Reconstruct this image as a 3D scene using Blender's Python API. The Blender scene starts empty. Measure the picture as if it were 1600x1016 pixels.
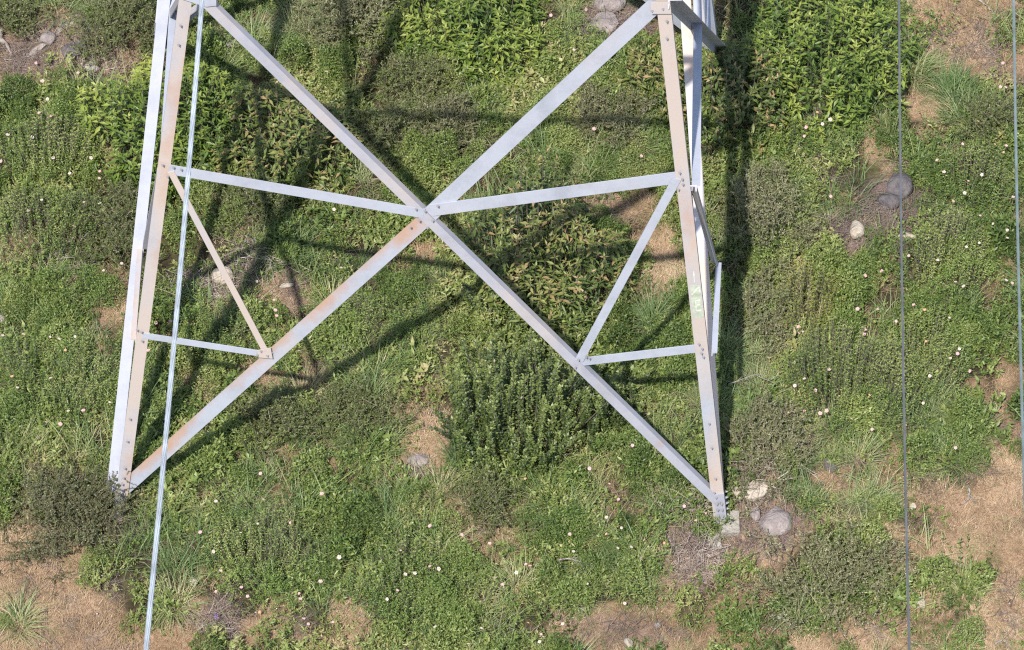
import bpy, bmesh, math
import numpy as np
from mathutils import Vector, Matrix
PI = math.pi
rng = np.random.default_rng(7)
scene = bpy.context.scene
col = scene.collection

# ------------------------------------------------------------------ camera
PSI, TH, RHO = 0.0083, 0.9327, 0.0296
F_PX = 7250.0                       # focal length in pixels of a 1600 px wide picture
FW = np.array([math.sin(PSI)*math.cos(TH), math.cos(PSI)*math.cos(TH), -math.sin(TH)])
R0 = np.array([math.cos(PSI), -math.sin(PSI), 0.0]); U0 = np.cross(R0, FW)
RT = math.cos(RHO)*R0 + math.sin(RHO)*U0
UP = -math.sin(RHO)*R0 + math.cos(RHO)*U0
CAM = np.array([0.6087173, -28.77306215, 37.79055688])
cam_d = bpy.data.cameras.new('camera'); cam = bpy.data.objects.new('camera', cam_d); col.objects.link(cam)
M = Matrix(((RT[0], UP[0], -FW[0], CAM[0]), (RT[1], UP[1], -FW[1], CAM[1]), (RT[2], UP[2], -FW[2], CAM[2]), (0, 0, 0, 1)))
cam.matrix_world = M
cam_d.sensor_width = 36; cam_d.lens = 36*F_PX/1600
cam_d.clip_end = 2000; cam_d.clip_start = 0.5
cam_d.dof.use_dof = True; cam_d.dof.focus_distance = 45.3; cam_d.dof.aperture_fstop = 13
scene.camera = cam

# ------------------------------------------------------------------ sky, sun, exposure
SUN = np.array([-0.15481522, -0.50319167, 0.85019433])     # towards the sun
world = bpy.data.worlds.new('World'); scene.world = world; world.use_nodes = True
wn = world.node_tree.nodes; wn.clear()
sky = wn.new('ShaderNodeTexSky'); sky.sky_type = 'NISHITA'; sky.sun_disc = False
sky.sun_elevation = math.asin(SUN[2]); sky.sun_rotation = math.atan2(SUN[0], SUN[1]) % (2*PI)
bg = wn.new('ShaderNodeBackground'); bg.inputs[1].default_value = 0.15
wo = wn.new('ShaderNodeOutputWorld')
world.node_tree.links.new(sky.outputs[0], bg.inputs[0]); world.node_tree.links.new(bg.outputs[0], wo.inputs[0])
sl = bpy.data.lights.new('sun', 'SUN'); sl.energy = 5.0; sl.angle = math.radians(0.8); sl.color = (1.0, 0.955, 0.89)
so = bpy.data.objects.new('sun', sl); col.objects.link(so)
so.rotation_euler = Vector(SUN).to_track_quat('Z', 'Y').to_euler()
so.location = (0, 0, 60)
scene.view_settings.view_transform = 'Standard'; scene.view_settings.look = 'None'
scene.view_settings.exposure = 0.6; scene.view_settings.gamma = 1; scene.view_settings.use_curve_mapping = False

cy = scene.cycles
cy.use_denoising = False; cy.filter_width = 1.2; cy.max_bounces = 6; cy.diffuse_bounces = 3; cy.transmission_bounces = 3; cy.glossy_bounces = 2

# ------------------------------------------------------------------ where things stand
def ray(px, py):
    return FW + RT*(px-800)/F_PX - UP*(py-508)/F_PX
def at(px, py, z=0.0):                      # point of the level z seen at a pixel of the photograph
    d = ray(px, py); return CAM + d*((z-CAM[2])/d[2])
def to_px(P):
    d = np.asarray(P, float)-CAM; z = d@FW
    return 800+F_PX*(d@RT)/z, 508-F_PX*(d@UP)/z
FN = np.array([0, -0.9904, 0.1382])          # outward normal of the leaning front face of the tower
def on_front(px, py, off=0.0):
    d = ray(px, py); p0 = np.array([0, -3.0, 0.0]) + FN*off
    return CAM + d*(((p0-CAM)@FN)/(d@FN))

def vnoise(x, y, seed=0):
    x = np.asarray(x, float); y = np.asarray(y, float)
    xi = np.floor(x).astype(np.int64); yi = np.floor(y).astype(np.int64)
    fx = x-xi; fy = y-yi; fx = fx*fx*(3-2*fx); fy = fy*fy*(3-2*fy)
    def h(a, b):
        n = (a*374761393 + b*668265263 + seed*1442695041) & 0x7fffffff
        n = ((n ^ (n >> 13))*1274126177) & 0x7fffffff
        return ((n ^ (n >> 16)) & 0xffff)/65535.0
    return (h(xi, yi)*(1-fx)+h(xi+1, yi)*fx)*(1-fy) + (h(xi, yi+1)*(1-fx)+h(xi+1, yi+1)*fx)*fy
def fbm(x, y, seed=0, o=4):
    s = 0; a = .5; t = 0
    for k in range(o):
        s = s + a*vnoise(x*2**k, y*2**k, seed+k*17); t += a; a *= .55
    return s/t
FEET = [(-3.02, -3.0, .14), (2.99, -3.06, .13)]
def height(x, y):
    dip = sum(d*np.exp(-((x-a)**2+(y-b)**2)/.16) for a, b, d in FEET)
    return -dip - 0.10 + 0.12*(fbm(x*0.45, y*0.45, 3, 3)-.5) + 0.20*(fbm(x*1.9, y*1.9, 9, 2)-.5) + .05*(fbm(x*6, y*6, 10, 2)-.5)

def zone(px, py, lst):
    v = np.zeros_like(px)
    for (cx, cy, rx, ry, s) in lst:
        d = ((px-cx)/rx)**2 + ((py-cy)/ry)**2
        v = np.maximum(v, s*np.clip(1.6-d, 0, 1))
    return v
# dry, sparse turf (px centre, radii, strength), read from the photograph and laid out on the ground
DRY = [(30,860,100,55,1),(60,960,150,80,1),(200,990,120,40,1),(320,990,120,28,.8),(320,945,45,25,.9),(140,930,70,40,.7),
 (1490,860,125,120,.74),(1500,970,160,80,.8),(1565,720,55,110,.7),(1400,1005,130,35,.9),(1595,800,50,130,.72),(1310,750,55,30,.65),
 (1330,1000,110,30,.9),(1345,690,45,22,.8),(1215,985,70,35,.7),
 (965,965,100,38,.95),(1080,985,80,28,.9),(1000,1005,120,25,.9),(545,930,22,60,.8),(515,1000,45,22,.8),(660,690,32,52,.9),(690,572,16,22,.8),
 (672,385,34,22,.75),(1000,315,55,32,.65),(1040,385,36,60,.55),(440,445,36,36,.8),(330,445,50,35,.6),
 (40,60,120,60,.62),(20,125,50,40,.5),(150,80,55,35,.8),(1490,45,75,50,.95),(1560,70,60,50,.9),(1440,155,24,24,.8),
 (1480,0,110,45,.9),(1372,210,18,26,.8),(1320,285,30,12,.6),(945,30,32,34,.9),(1365,330,24,14,.5),(100,395,55,32,.5),(120,513,50,9,.7),(178,568,20,14,.8),
 (430,600,26,16,.3),(590,790,22,16,.55),(720,780,30,35,.45),(1080,860,48,42,.9),(1200,840,55,35,.7),(1180,745,45,40,.5),(345,66,32,20,.8),
 (1160,950,60,40,.5),(870,300,30,14,.4),(1590,560,30,40,.5)]
LITTER = [(190,795,34,26,1),(1138,822,36,34,1),(1168,772,44,28,1),(1210,822,40,36,1),(1180,808,26,24,1),(948,25,46,44,1),(1398,305,56,46,1),(1338,368,30,30,1),(75,66,40,40,1),(120,85,44,34,1),(110,40,40,30,.9),(8,60,30,40,.9),(150,85,45,28,1),(1085,850,45,50,1),(325,435,34,24,.9),(375,400,34,24,.7),(650,725,28,20,.9),(345,66,30,16,.9),(450,435,22,22,.6),(945,30,30,30,.5),
 (1335,685,26,14,.7),(1370,690,20,12,.7),(330,948,38,22,.6),(960,970,80,34,.5),(470,980,30,22,.5),(1190,830,50,30,.4),(1230,810,60,20,.3)]
GRASSY = [(60,20,120,30,.6),(30,110,60,40,.5),(380,790,130,60,1),(330,740,80,30,.6),(1060,600,110,60,.9),(960,650,70,50,.5),(1150,560,40,170,.6),(900,850,180,110,.55),(1300,780,90,45,1),(1460,110,60,55,.9),
 (740,330,60,30,.5),(900,235,150,30,.8),(450,40,60,70,.9),(620,470,120,60,.4),(1130,350,40,80,.5),(800,700,120,40,.6),(270,860,50,50,.7),(600,120,60,50,.5),
 (540,640,120,60,.4),(700,820,120,60,.4),(1440,560,60,60,.4),(1420,640,40,60,.7),(1330,330,90,50,.4),(1460,700,60,60,.6),(100,690,90,40,.7),(1440,180,80,40,.6)]
def fields(x, y):
    P = np.stack([x, y, np.full_like(x, 0.05)], -1)
    px, py = to_px(P)
    wob = 26*(fbm(x*1.3, y*1.3, 31, 3)-.5), 26*(fbm(x*1.3, y*1.3, 47, 3)-.5)
    px = px+wob[0]*2; py = py+wob[1]*2
    n = fbm(x*1.1, y*1.1, 5, 4)
    dry = zone(px, py, DRY)
    out = np.clip(np.maximum(np.maximum(-px-20, px-1620)/200, np.maximum(-py-20, py-1036)/200), 0, 1)
    dry = np.maximum(dry, out*np.clip((n-.45)*5, 0, 1)*.9)
    dry = np.clip(dry*.92 + (fbm(x*3.3, y*3.3, 77, 4)-.52)*1.5*(.35+dry) + .55*np.clip((fbm(x*2.1, y*2.1, 79, 3)-.585)*7, 0, 1), 0, 1)
    return dry, zone(px, py, LITTER), zone(px, py, GRASSY), n, px, py

# ------------------------------------------------------------------ materials
def new_mat(name):
    m = bpy.data.materials.new(name); m.use_nodes = True
    n = m.node_tree.nodes; n.clear()
    return m, n, m.node_tree.links
def nd(n, t, **kw):
    o = n.new(t)
    for k, v in kw.items(): setattr(o, k, v)
    return o
def ramp(n, stops):
    r = n.new('ShaderNodeValToRGB'); e = r.color_ramp.elements
    while len(e) < len(stops): e.new(.5)
    for a, (p, c) in zip(e, stops): a.position = p; a.color = (*c, 1)
    return r
def leaf_mat(name, stops, attr='tint', inst=False, trans=.35, rough=.45, spec=.4, mixn=.25):
    """foliage: colour picked by a per leaf value, a bit of light let through"""
    m, n, L = new_mat(name)
    a = nd(n, 'ShaderNodeAttribute', attribute_name=attr)
    v = a.outputs['Fac']
    if inst:
        b = nd(n, 'ShaderNodeAttribute', attribute_name='patch', attribute_type='INSTANCER')
        mx = nd(n, 'ShaderNodeMath', operation='MULTIPLY_ADD'); L.new(v, mx.inputs[0]); mx.inputs[1].default_value = .55
        mb = nd(n, 'ShaderNodeMath', operation='MULTIPLY'); L.new(b.outputs['Fac'], mb.inputs[0]); mb.inputs[1].default_value = .45
        L.new(mb.outputs[0], mx.inputs[2]); v = mx.outputs[0]
    g = nd(n, 'ShaderNodeNewGeometry')
    no = nd(n, 'ShaderNodeTexNoise'); no.inputs['Scale'].default_value = 2.2; no.inputs['Detail'].default_value = 3
    L.new(g.outputs['Position'], no.inputs['Vector'])
    ad = nd(n, 'ShaderNodeMath', operation='MULTIPLY_ADD'); L.new(no.outputs['Fac'], ad.inputs[0]); ad.inputs[1].default_value = mixn*2.6; 
    sb = nd(n, 'ShaderNodeMath', operation='SUBTRACT'); L.new(v, sb.inputs[0]); sb.inputs[1].default_value = mixn*1.3
    L.new(sb.outputs[0], ad.inputs[2])
    r = ramp(n, stops); L.new(ad.outputs[0], r.inputs[0])
    p = nd(n, 'ShaderNodeBsdfPrincipled'); L.new(r.outputs[0], p.inputs['Base Color'])
    p.inputs['Roughness'].default_value = rough; p.inputs['Specular IOR Level'].default_value = spec
    t = nd(n, 'ShaderNodeBsdfTranslucent')
    hs = nd(n, 'ShaderNodeHueSaturation'); hs.inputs['Value'].default_value = 1.25; hs.inputs['Hue'].default_value = .485; L.new(r.outputs[0], hs.inputs['Color'])
    L.new(hs.outputs[0], t.inputs[0])
    mi = nd(n, 'ShaderNodeMixShader'); mi.inputs[0].default_value = trans
    L.new(p.outputs[0], mi.inputs[1]); L.new(t.outputs[0], mi.inputs[2])
    o = nd(n, 'ShaderNodeOutputMaterial'); L.new(mi.outputs[0], o.inputs[0])
    return m
MG = {}
MG['grass'] = leaf_mat('grass_blades', [(0, (.055,.105,.038)), (.28, (.12,.195,.07)), (.5, (.21,.295,.115)), (.75, (.37,.375,.18)), (1, (.52,.45,.27))], inst=True)
MG['straw'] = leaf_mat('straw_blades', [(0, (.17,.11,.06)), (.35, (.36,.245,.145)), (.65, (.52,.38,.24)), (1, (.64,.53,.38))], inst=True, trans=.15)
MG['cover'] = leaf_mat('small_leaves', [(0, (.034,.054,.016)), (.22, (.082,.128,.03)), (.45, (.15,.205,.05)), (.7, (.25,.295,.09)), (.88, (.34,.32,.14)), (1, (.40,.33,.18))], inst=True, trans=.3)
MG['twig'] = leaf_mat('dead_twigs', [(0, (.09,.065,.055)), (.5, (.2,.15,.13)), (1, (.42,.35,.30))], inst=True, trans=0)
MG['rose'] = leaf_mat('rose_leaves', [(0, (.036,.06,.016)), (.28, (.088,.145,.03)), (.55, (.16,.23,.05)), (1, (.30,.34,.10))], trans=.3)
MG['nettle'] = leaf_mat('broad_leaves', [(0, (.035,.065,.014)), (.3, (.08,.135,.022)), (.6, (.165,.225,.036)), (1, (.32,.35,.075))], trans=.35, mixn=.12)
MG['nettle_red'] = leaf_mat('reddening_leaves', [(0, (.04,.06,.016)), (.4, (.095,.135,.03)), (.68, (.18,.20,.05)), (.84, (.25,.215,.08)), (1, (.30,.20,.095))], trans=.3, mixn=.15)
MG['heath'] = leaf_mat('heath_needles', [(0, (.055,.07,.024)), (.4, (.115,.145,.045)), (.75, (.19,.22,.072)), (1, (.28,.27,.12))], trans=.2, mixn=.2)
MG['heath_grey'] = leaf_mat('grey_needles', [(0, (.075,.08,.036)), (.4, (.145,.155,.07)), (.75, (.23,.235,.11)), (1, (.34,.32,.20))], trans=.15, mixn=.2)
MG['spire'] = leaf_mat('dark_spire_leaves', [(0, (.028,.045,.015)), (.45, (.07,.105,.03)), (1, (.18,.22,.06))], trans=.2, mixn=.15)
MG['yellow'] = leaf_mat('yellow_green_leaves', [(0, (.07,.10,.016)), (.5, (.15,.18,.028)), (1, (.27,.27,.055))], trans=.3, mixn=.12)
MG['heath_wood'] = leaf_mat('heath_stems', [(0, (.06,.05,.03)), (.5, (.15,.125,.08)), (1, (.36,.31,.23))], trans=0, mixn=.1)
MG['wood'] = leaf_mat('bark', [(0, (.10,.075,.06)), (.5, (.2,.16,.14)), (1, (.38,.32,.28))], trans=0, mixn=.3)

def stone_mat(name, c1, c2, c3, scale=9, rough=.9):
    m, n, L = new_mat(name)
    tc = nd(n, 'ShaderNodeTexCoord')
    a = nd(n, 'ShaderNodeTexNoise'); a.inputs['Scale'].default_value = scale; a.inputs['Detail'].default_value = 8; a.inputs['Roughness'].default_value = .7
    L.new(tc.outputs['Object'], a.inputs['Vector'])
    r = ramp(n, [(.3, c1), (.5, c2), (.7, c3)]); L.new(a.outputs['Fac'], r.inputs[0])
    p = nd(n, 'ShaderNodeBsdfPrincipled'); p.inputs['Roughness'].default_value = rough; p.inputs['Specular IOR Level'].default_value = .2
    L.new(r.outputs[0], p.inputs['Base Color'])
    b = nd(n, 'ShaderNodeBump'); b.inputs['Strength'].default_value = .8; b.inputs['Distance'].default_value = .02
    c = nd(n, 'ShaderNodeTexNoise'); c.inputs['Scale'].default_value = scale*5; c.inputs['Detail'].default_value = 5
    L.new(tc.outputs['Object'], c.inputs['Vector']); L.new(c.outputs['Fac'], b.inputs['Height']); L.new(b.outputs[0], p.inputs['Normal'])
    o = nd(n, 'ShaderNodeOutputMaterial'); L.new(p.outputs[0], o.inputs[0]); return m
MG['stone_pale'] = stone_mat('pale_stone', (.22,.185,.145), (.35,.30,.24), (.45,.40,.33))
MG['stone_pink'] = stone_mat('pinkish_stone', (.14,.115,.11), (.23,.195,.185), (.33,.285,.265))
MG['stone_grey'] = stone_mat('grey_basalt', (.06,.052,.056), (.105,.093,.095), (.155,.14,.138), 14)
MG['concrete'] = stone_mat('weathered_concrete', (.19,.17,.14), (.30,.275,.24), (.38,.355,.32), 16)

def steel_mat(name, rust=0.0, warm=0.0, base=(.355,.37,.42), edge=0.0):
    m, n, L = new_mat(name)
    tc = nd(n, 'ShaderNodeTexCoord')
    a = nd(n, 'ShaderNodeTexNoise'); a.inputs['Scale'].default_value = 3.5; a.inputs['Detail'].default_value = 9; a.inputs['Roughness'].default_value = .75
    L.new(tc.outputs['Object'], a.inputs['Vector'])
    d = tuple(v*.84 for v in base); l = tuple(min(1, v*1.1) for v in base)
    r = ramp(n, [(.3, d), (.5, base), (.72, l)]); L.new(a.outputs['Fac'], r.inputs[0])
    # warm weathering film
    b = nd(n, 'ShaderNodeTexNoise'); b.inputs['Scale'].default_value = 1.1; b.inputs['Detail'].default_value = 5; b.inputs['Roughness'].default_value = .6
    mp = nd(n, 'ShaderNodeMapping'); mp.inputs['Scale'].default_value = (1, 1, .45); mp.inputs['Location'].default_value = (warm*7+3, rust*5, 1)
    L.new(tc.outputs['Object'], mp.inputs[0]); L.new(mp.outputs[0], b.inputs['Vector'])
    mr = nd(n, 'ShaderNodeMapRange'); mr.inputs[1].default_value = .62-.32*warm; mr.inputs[2].default_value = .82-.32*warm; mr.inputs[4].default_value = min(1, .35+warm*.6)
    L.new(b.outputs['Fac'], mr.inputs[0])
    mx = nd(n, 'ShaderNodeMixRGB'); L.new(mr.outputs[0], mx.inputs[0]); L.new(r.outputs[0], mx.inputs[1]); mx.inputs[2].default_value = (.45,.375,.325,1)
    # rust streaks
    c = nd(n, 'ShaderNodeTexNoise'); c.inputs['Scale'].default_value = 1.6; c.inputs['Detail'].default_value = 8; c.inputs['Roughness'].default_value = .68
    mp2 = nd(n, 'ShaderNodeMapping'); mp2.inputs['Scale'].default_value = (1, 1, .6); mp2.inputs['Location'].default_value = (rust*11, 2, 5)
    L.new(tc.outputs['Object'], mp2.inputs[0]); L.new(mp2.outputs[0], c.inputs['Vector'])
    m3 = nd(n, 'ShaderNodeMapRange'); m3.inputs[1].default_value = .66-.2*rust; m3.inputs[2].default_value = .86-.2*rust; m3.inputs[4].default_value = .8
    ea = nd(n, 'ShaderNodeAttribute', attribute_name='edge'); em = nd(n, 'ShaderNodeMath', operation='MULTIPLY_ADD'); L.new(ea.outputs['Fac'], em.inputs[0]); em.inputs[1].default_value = edge; L.new(c.outputs['Fac'], em.inputs[2])
    L.new(em.outputs[0], m3.inputs[0])
    mx2 = nd(n, 'ShaderNodeMixRGB'); L.new(m3.outputs[0], mx2.inputs[0]); L.new(mx.outputs[0], mx2.inputs[1]); mx2.inputs[2].default_value = (.42,.245,.15,1)
    # faint lengthwise grime specks
    v = nd(n, 'ShaderNodeTexNoise'); v.inputs['Scale'].default_value = 38; v.inputs['Detail'].default_value = 4
    L.new(tc.outputs['Object'], v.inputs['Vector'])
    m4 = nd(n, 'ShaderNodeMapRange'); m4.inputs[1].default_value = .62; m4.inputs[2].default_value = .8; m4.inputs[4].default_value = .35; L.new(v.outputs['Fac'], m4.inputs[0])
    mx3 = nd(n, 'ShaderNodeMixRGB'); L.new(m4.outputs[0], mx3.inputs[0]); L.new(mx2.outputs[0], mx3.inputs[1]); mx3.inputs[2].default_value = (.30,.27,.26,1)
    p = nd(n, 'ShaderNodeBsdfPrincipled'); L.new(mx3.outputs[0], p.inputs['Base Color'])
    p.inputs['Metallic'].default_value = .15; p.inputs['Roughness'].default_value = .62; p.inputs['Specular IOR Level'].default_value = .3
    bu = nd(n, 'ShaderNodeBump'); bu.inputs['Strength'].default_value = .15; bu.inputs['Distance'].default_value = .004
    L.new(a.outputs['Fac'], bu.inputs['Height']); L.new(bu.outputs[0], p.inputs['Normal'])
    o = nd(n, 'ShaderNodeOutputMaterial'); L.new(p.outputs[0], o.inputs[0]); return m
MG['steel'] = steel_mat('galvanised_steel', 0, 0)
MG['steel_warm'] = steel_mat('galvanised_steel_weathered', .5, .9, edge=.10)
MG['steel_warm2'] = steel_mat('galvanised_steel_beige', .55, .95)
MG['steel_rust'] = steel_mat('galvanised_steel_rusty', .55, .35, edge=.22)
MG['steel_pink'] = steel_mat('galvanised_steel_pink', .25, 1.0)
MG['steel_sun_dimmed'] = steel_mat('galvanised_steel_sun_dimmed', .1, .2, (.31,.32,.365))  # same steel, base colour darkened to hold down sunlight on the left face brace
MG['steel_dull'] = steel_mat('galvanised_steel_dull', .1, .45, (.34,.34,.38))
MG['bolt'] = steel_mat('bolt_steel', .5, .3, (.26,.25,.27))

def plain(name, c, rough=.6, spec=.3, metal=0):
    m, n, L = new_mat(name)
    p = nd(n, 'ShaderNodeBsdfPrincipled'); p.inputs['Roughness'].default_value = rough; p.inputs['Specular IOR Level'].default_value = spec; p.inputs['Metallic'].default_value = metal
    tc = nd(n, 'ShaderNodeTexCoord'); a = nd(n, 'ShaderNodeTexNoise'); a.inputs['Scale'].default_value = 20; L.new(tc.outputs['Object'], a.inputs['Vector'])
    r = ramp(n, [(.3, tuple(v*.8 for v in c)), (.7, tuple(min(1, v*1.15) for v in c))]); L.new(a.outputs['Fac'], r.inputs[0]); L.new(r.outputs[0], p.inputs['Base Color'])
    o = nd(n, 'ShaderNodeOutputMaterial'); L.new(p.outputs[0], o.inputs[0]); return m
MG['petal'] = plain('rose_petals', (.50,.32,.345)); MG['petal_pink'] = plain('pink_rose_petals', (.60,.31,.35)); MG['petal_white'] = plain('white_rose_petals', (.52,.42,.40))
MG['pollen'] = plain('rose_stamens', (.62,.40,.10)); MG['petal_old'] = plain('fading_petals', (.55,.30,.20)); MG['purple'] = plain('violet_petals', (.20,.13,.28))
MG['paint'] = plain('faded_green_paint', (.36,.39,.305)); MG['paint_white'] = plain('pale_paint_strokes', (.50,.54,.46))
def wire_mat(name, c):
    m, n, L = new_mat(name)
    p = nd(n, 'ShaderNodeBsdfPrincipled'); p.inputs['Roughness'].default_value = .7; p.inputs['Metallic'].default_value = 0
    g = nd(n, 'ShaderNodeTexCoord'); a = nd(n, 'ShaderNodeTexNoise'); a.inputs['Scale'].default_value = 7; a.inputs['Detail'].default_value = 4
    L.new(g.outputs['Object'], a.inputs['Vector'])
    r = ramp(n, [(.35, tuple(v*.75 for v in c)), (.65, tuple(min(1, v*1.25) for v in c))]); L.new(a.outputs['Fac'], r.inputs[0]); L.new(r.outputs[0], p.inputs['Base Color'])
    o = nd(n, 'ShaderNodeOutputMaterial'); L.new(p.outputs[0], o.inputs[0]); return m

def ground_mat():
    m, n, L = new_mat('soil_and_turf')
    g = nd(n, 'ShaderNodeNewGeometry')
    def noise(s, d=6, r=.65):
        a = nd(n, 'ShaderNodeTexNoise'); a.inputs['Scale'].default_value = s; a.inputs['Detail'].default_value = d; a.inputs['Roughness'].default_value = r
        L.new(g.outputs['Position'], a.inputs['Vector']); return a.outputs['Fac']
    def mix(f, a, b):
        x = nd(n, 'ShaderNodeMixRGB'); L.new(f, x.inputs[0]); L.new(a, x.inputs[1]); L.new(b, x.inputs[2]); return x.outputs[0]
    soil = ramp(n, [(.3, (.035,.026,.018)), (.5, (.08,.058,.04)), (.7, (.17,.125,.085))]); L.new(noise(14, 8, .75), soil.inputs[0])
    straw = ramp(n, [(.33, (.16,.10,.062)), (.45, (.34,.22,.14)), (.57, (.50,.345,.225)), (.7, (.62,.47,.33))]); L.new(noise(22, 9, .8), straw.inputs[0])
    moss = ramp(n, [(.35, (.022,.022,.011)), (.55, (.045,.044,.02)), (.7, (.085,.075,.038))]); L.new(noise(30, 7, .7), moss.inputs[0])
    lit = ramp(n, [(.3, (.10,.07,.065)), (.5, (.22,.155,.145)), (.68, (.38,.29,.265))]); L.new(noise(35, 8, .8), lit.inputs[0])
    at_ = nd(n, 'ShaderNodeAttribute', attribute_name='dry'); al = nd(n, 'ShaderNodeAttribute', attribute_name='litter')
    base = mix(noise(5), moss.outputs[0], soil.outputs[0])
    mr = nd(n, 'ShaderNodeMapRange'); mr.inputs[1].default_value = .25; mr.inputs[2].default_value = .75; L.new(at_.outputs['Fac'], mr.inputs[0])
    c = mix(mr.outputs[0], base, straw.outputs[0])
    c = mix(al.outputs['Fac'], c, lit.outputs[0])
    # olive bloom of tiny seedlings over parts of the straw
    sm = nd(n, 'ShaderNodeMapRange'); sm.inputs[1].default_value = .47; sm.inputs[2].default_value = .62; sm.inputs[4].default_value = .75; L.new(noise(3.1, 9, .8), sm.inputs[0])
    ol = ramp(n, [(.35, (.07,.065,.03)), (.55, (.16,.15,.065)), (.7, (.27,.235,.12))]); L.new(noise(24, 8, .8), ol.inputs[0])
    c = mix(sm.outputs[0], c, ol.outputs[0])
    p = nd(n, 'ShaderNodeBsdfPrincipled'); L.new(c, p.inputs['Base Color']); p.inputs['Roughness'].default_value = .95; p.inputs['Specular IOR Level'].default_value = .1
    b = nd(n, 'ShaderNodeBump'); b.inputs['Strength'].default_value = 1.0; b.inputs['Distance'].default_value = .05; L.new(noise(26, 8, .8), b.inputs['Height']); L.new(b.outputs[0], p.inputs['Normal'])
    o = nd(n, 'ShaderNodeOutputMaterial'); L.new(p.outputs[0], o.inputs[0]); return m
MG['ground'] = ground_mat()

# ------------------------------------------------------------------ mesh helpers
def np_mesh(name, V, T, mat, attrs=None, smooth=False, link=True, parent=None):
    V = np.asarray(V, np.float32); T = np.asarray(T, np.int32)
    me = bpy.data.meshes.new(name); k = T.shape[1]
    me.vertices.add(len(V)); me.vertices.foreach_set('co', V.ravel())
    me.loops.add(T.size); me.loops.foreach_set('vertex_index', T.ravel())
    me.polygons.add(len(T)); me.polygons.foreach_set('loop_start', np.arange(0, T.size, k, dtype=np.int32))
    try: me.polygons.foreach_set('loop_total', np.full(len(T), k, np.int32))
    except Exception: pass
    me.update(calc_edges=True)
    if attrs:
        for a, (dom, val) in attrs.items():
            x = me.attributes.new(a, 'FLOAT', dom); x.data.foreach_set('value', np.asarray(val, np.float32))
    mats = mat if isinstance(mat, list) else [mat]
    for q in mats: me.materials.append(q)
    if smooth: me.shade_smooth()
    o = bpy.data.objects.new(name, me)
    if link: col.objects.link(o)
    if parent: o.parent = parent
    return o
def unit(v): return v/np.maximum(np.linalg.norm(v, axis=-1, keepdims=True), 1e-9)
def leaves(base, d, n, ln, wd, fold=.25, droop=0.0, mid=.42):
    """folded diamond leaves, two triangles each"""
    N = len(base); d = unit(d); s = unit(np.cross(d, n)); n = unit(np.cross(s, d))
    ln = np.broadcast_to(ln, N)[:, None]; wd = np.broadcast_to(wd, N)[:, None]
    m = base + d*ln*mid - n*ln*droop*.3
    tip = base + d*ln - n*ln*droop
    a = m + s*wd*.5 + n*wd*fold; b = m - s*wd*.5 + n*wd*fold
    V = np.stack([base, a, tip, b], 1).reshape(-1, 3)
    i = np.arange(N)[:, None]*4
    T = np.concatenate([i+[0, 1, 2], i+[0, 2, 3]], 1).reshape(-1, 3)
    return V, T
def blades(base, az, ln, wd, lean, curl, seg=3):
    """bent tapering grass blades"""
    N = len(base); h = np.stack([np.cos(az), np.sin(az), 0*az], -1); s = np.stack([-np.sin(az), np.cos(az), 0*az], -1)
    tw = rng.uniform(-1, 1, N); s = unit(s + h*tw[:, None])
    rows = []; p = base.copy(); ang = lean.copy()
    for k in range(seg+1):
        w = wd*(1-(k/seg))**.7*.5
        if k < seg: rows += [p - s*w[:, None], p + s*w[:, None]]
        else: rows += [p]
        p = p + (h*np.sin(ang)[:, None] + np.array([0, 0, 1])*np.cos(ang)[:, None])*(ln/seg)[:, None]
        ang = ang + curl/seg
    V = np.stack(rows, 1); K = V.shape[1]; V = V.reshape(-1, 3)
    f = []
    for k in range(seg-1): f += [[2*k, 2*k+1, 2*k+3], [2*k, 2*k+3, 2*k+2]]
    f += [[2*seg-2, 2*seg-1, 2*seg]]
    T = (np.arange(N)[:, None, None]*K + np.array(f)[None]).reshape(-1, 3)
    return V, T, len(f)
def sticks(P0, P1, r0, r1):
    """three sided tapering sticks"""
    N = len(P0); d = unit(P1-P0); ref = np.where(np.abs(d[:, 2:3]) > .9, [[1., 0, 0]], [[0, 0, 1.]])
    a = unit(np.cross(d, ref)); b = np.cross(d, a)
    V = []
    for P, r in ((P0, r0), (P1, r1)):
        for k in range(3):
            t = 2*PI*k/3; V.append(P + (a*math.cos(t)+b*math.sin(t))*np.broadcast_to(r, N)[:, None])
    V = np.stack(V, 1).reshape(-1, 3)
    f = []
    for k in range(3): j = (k+1) % 3; f += [[k, j, 3+j], [k, 3+j, 3+k]]
    T = (np.arange(N)[:, None, None]*6 + np.array(f)[None]).reshape(-1, 3)
    return V, T, 6
def merge(parts):
    """parts: (V, T, tint per face)"""
    off = 0; VV = []; TT = []; A = []
    for V, T, t in parts:
        VV.append(V); TT.append(T+off); off += len(V); A.append(np.broadcast_to(t, len(T)) if np.ndim(t) == 0 else t)
    return np.concatenate(VV), np.concatenate(TT), np.concatenate(A)
def rep(v, k): return np.repeat(v, k)

def tag(o, label=None, cat=None, group=None, kind=None):
    if label: o['label'] = label
    if cat: o['category'] = cat
    if group: o['group'] = group
    if kind: o['kind'] = kind
    return o
def empty(name, loc=(0, 0, 0)):
    o = bpy.data.objects.new(name, None); col.objects.link(o); o.location = loc; o.empty_display_size = .2; return o

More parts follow.
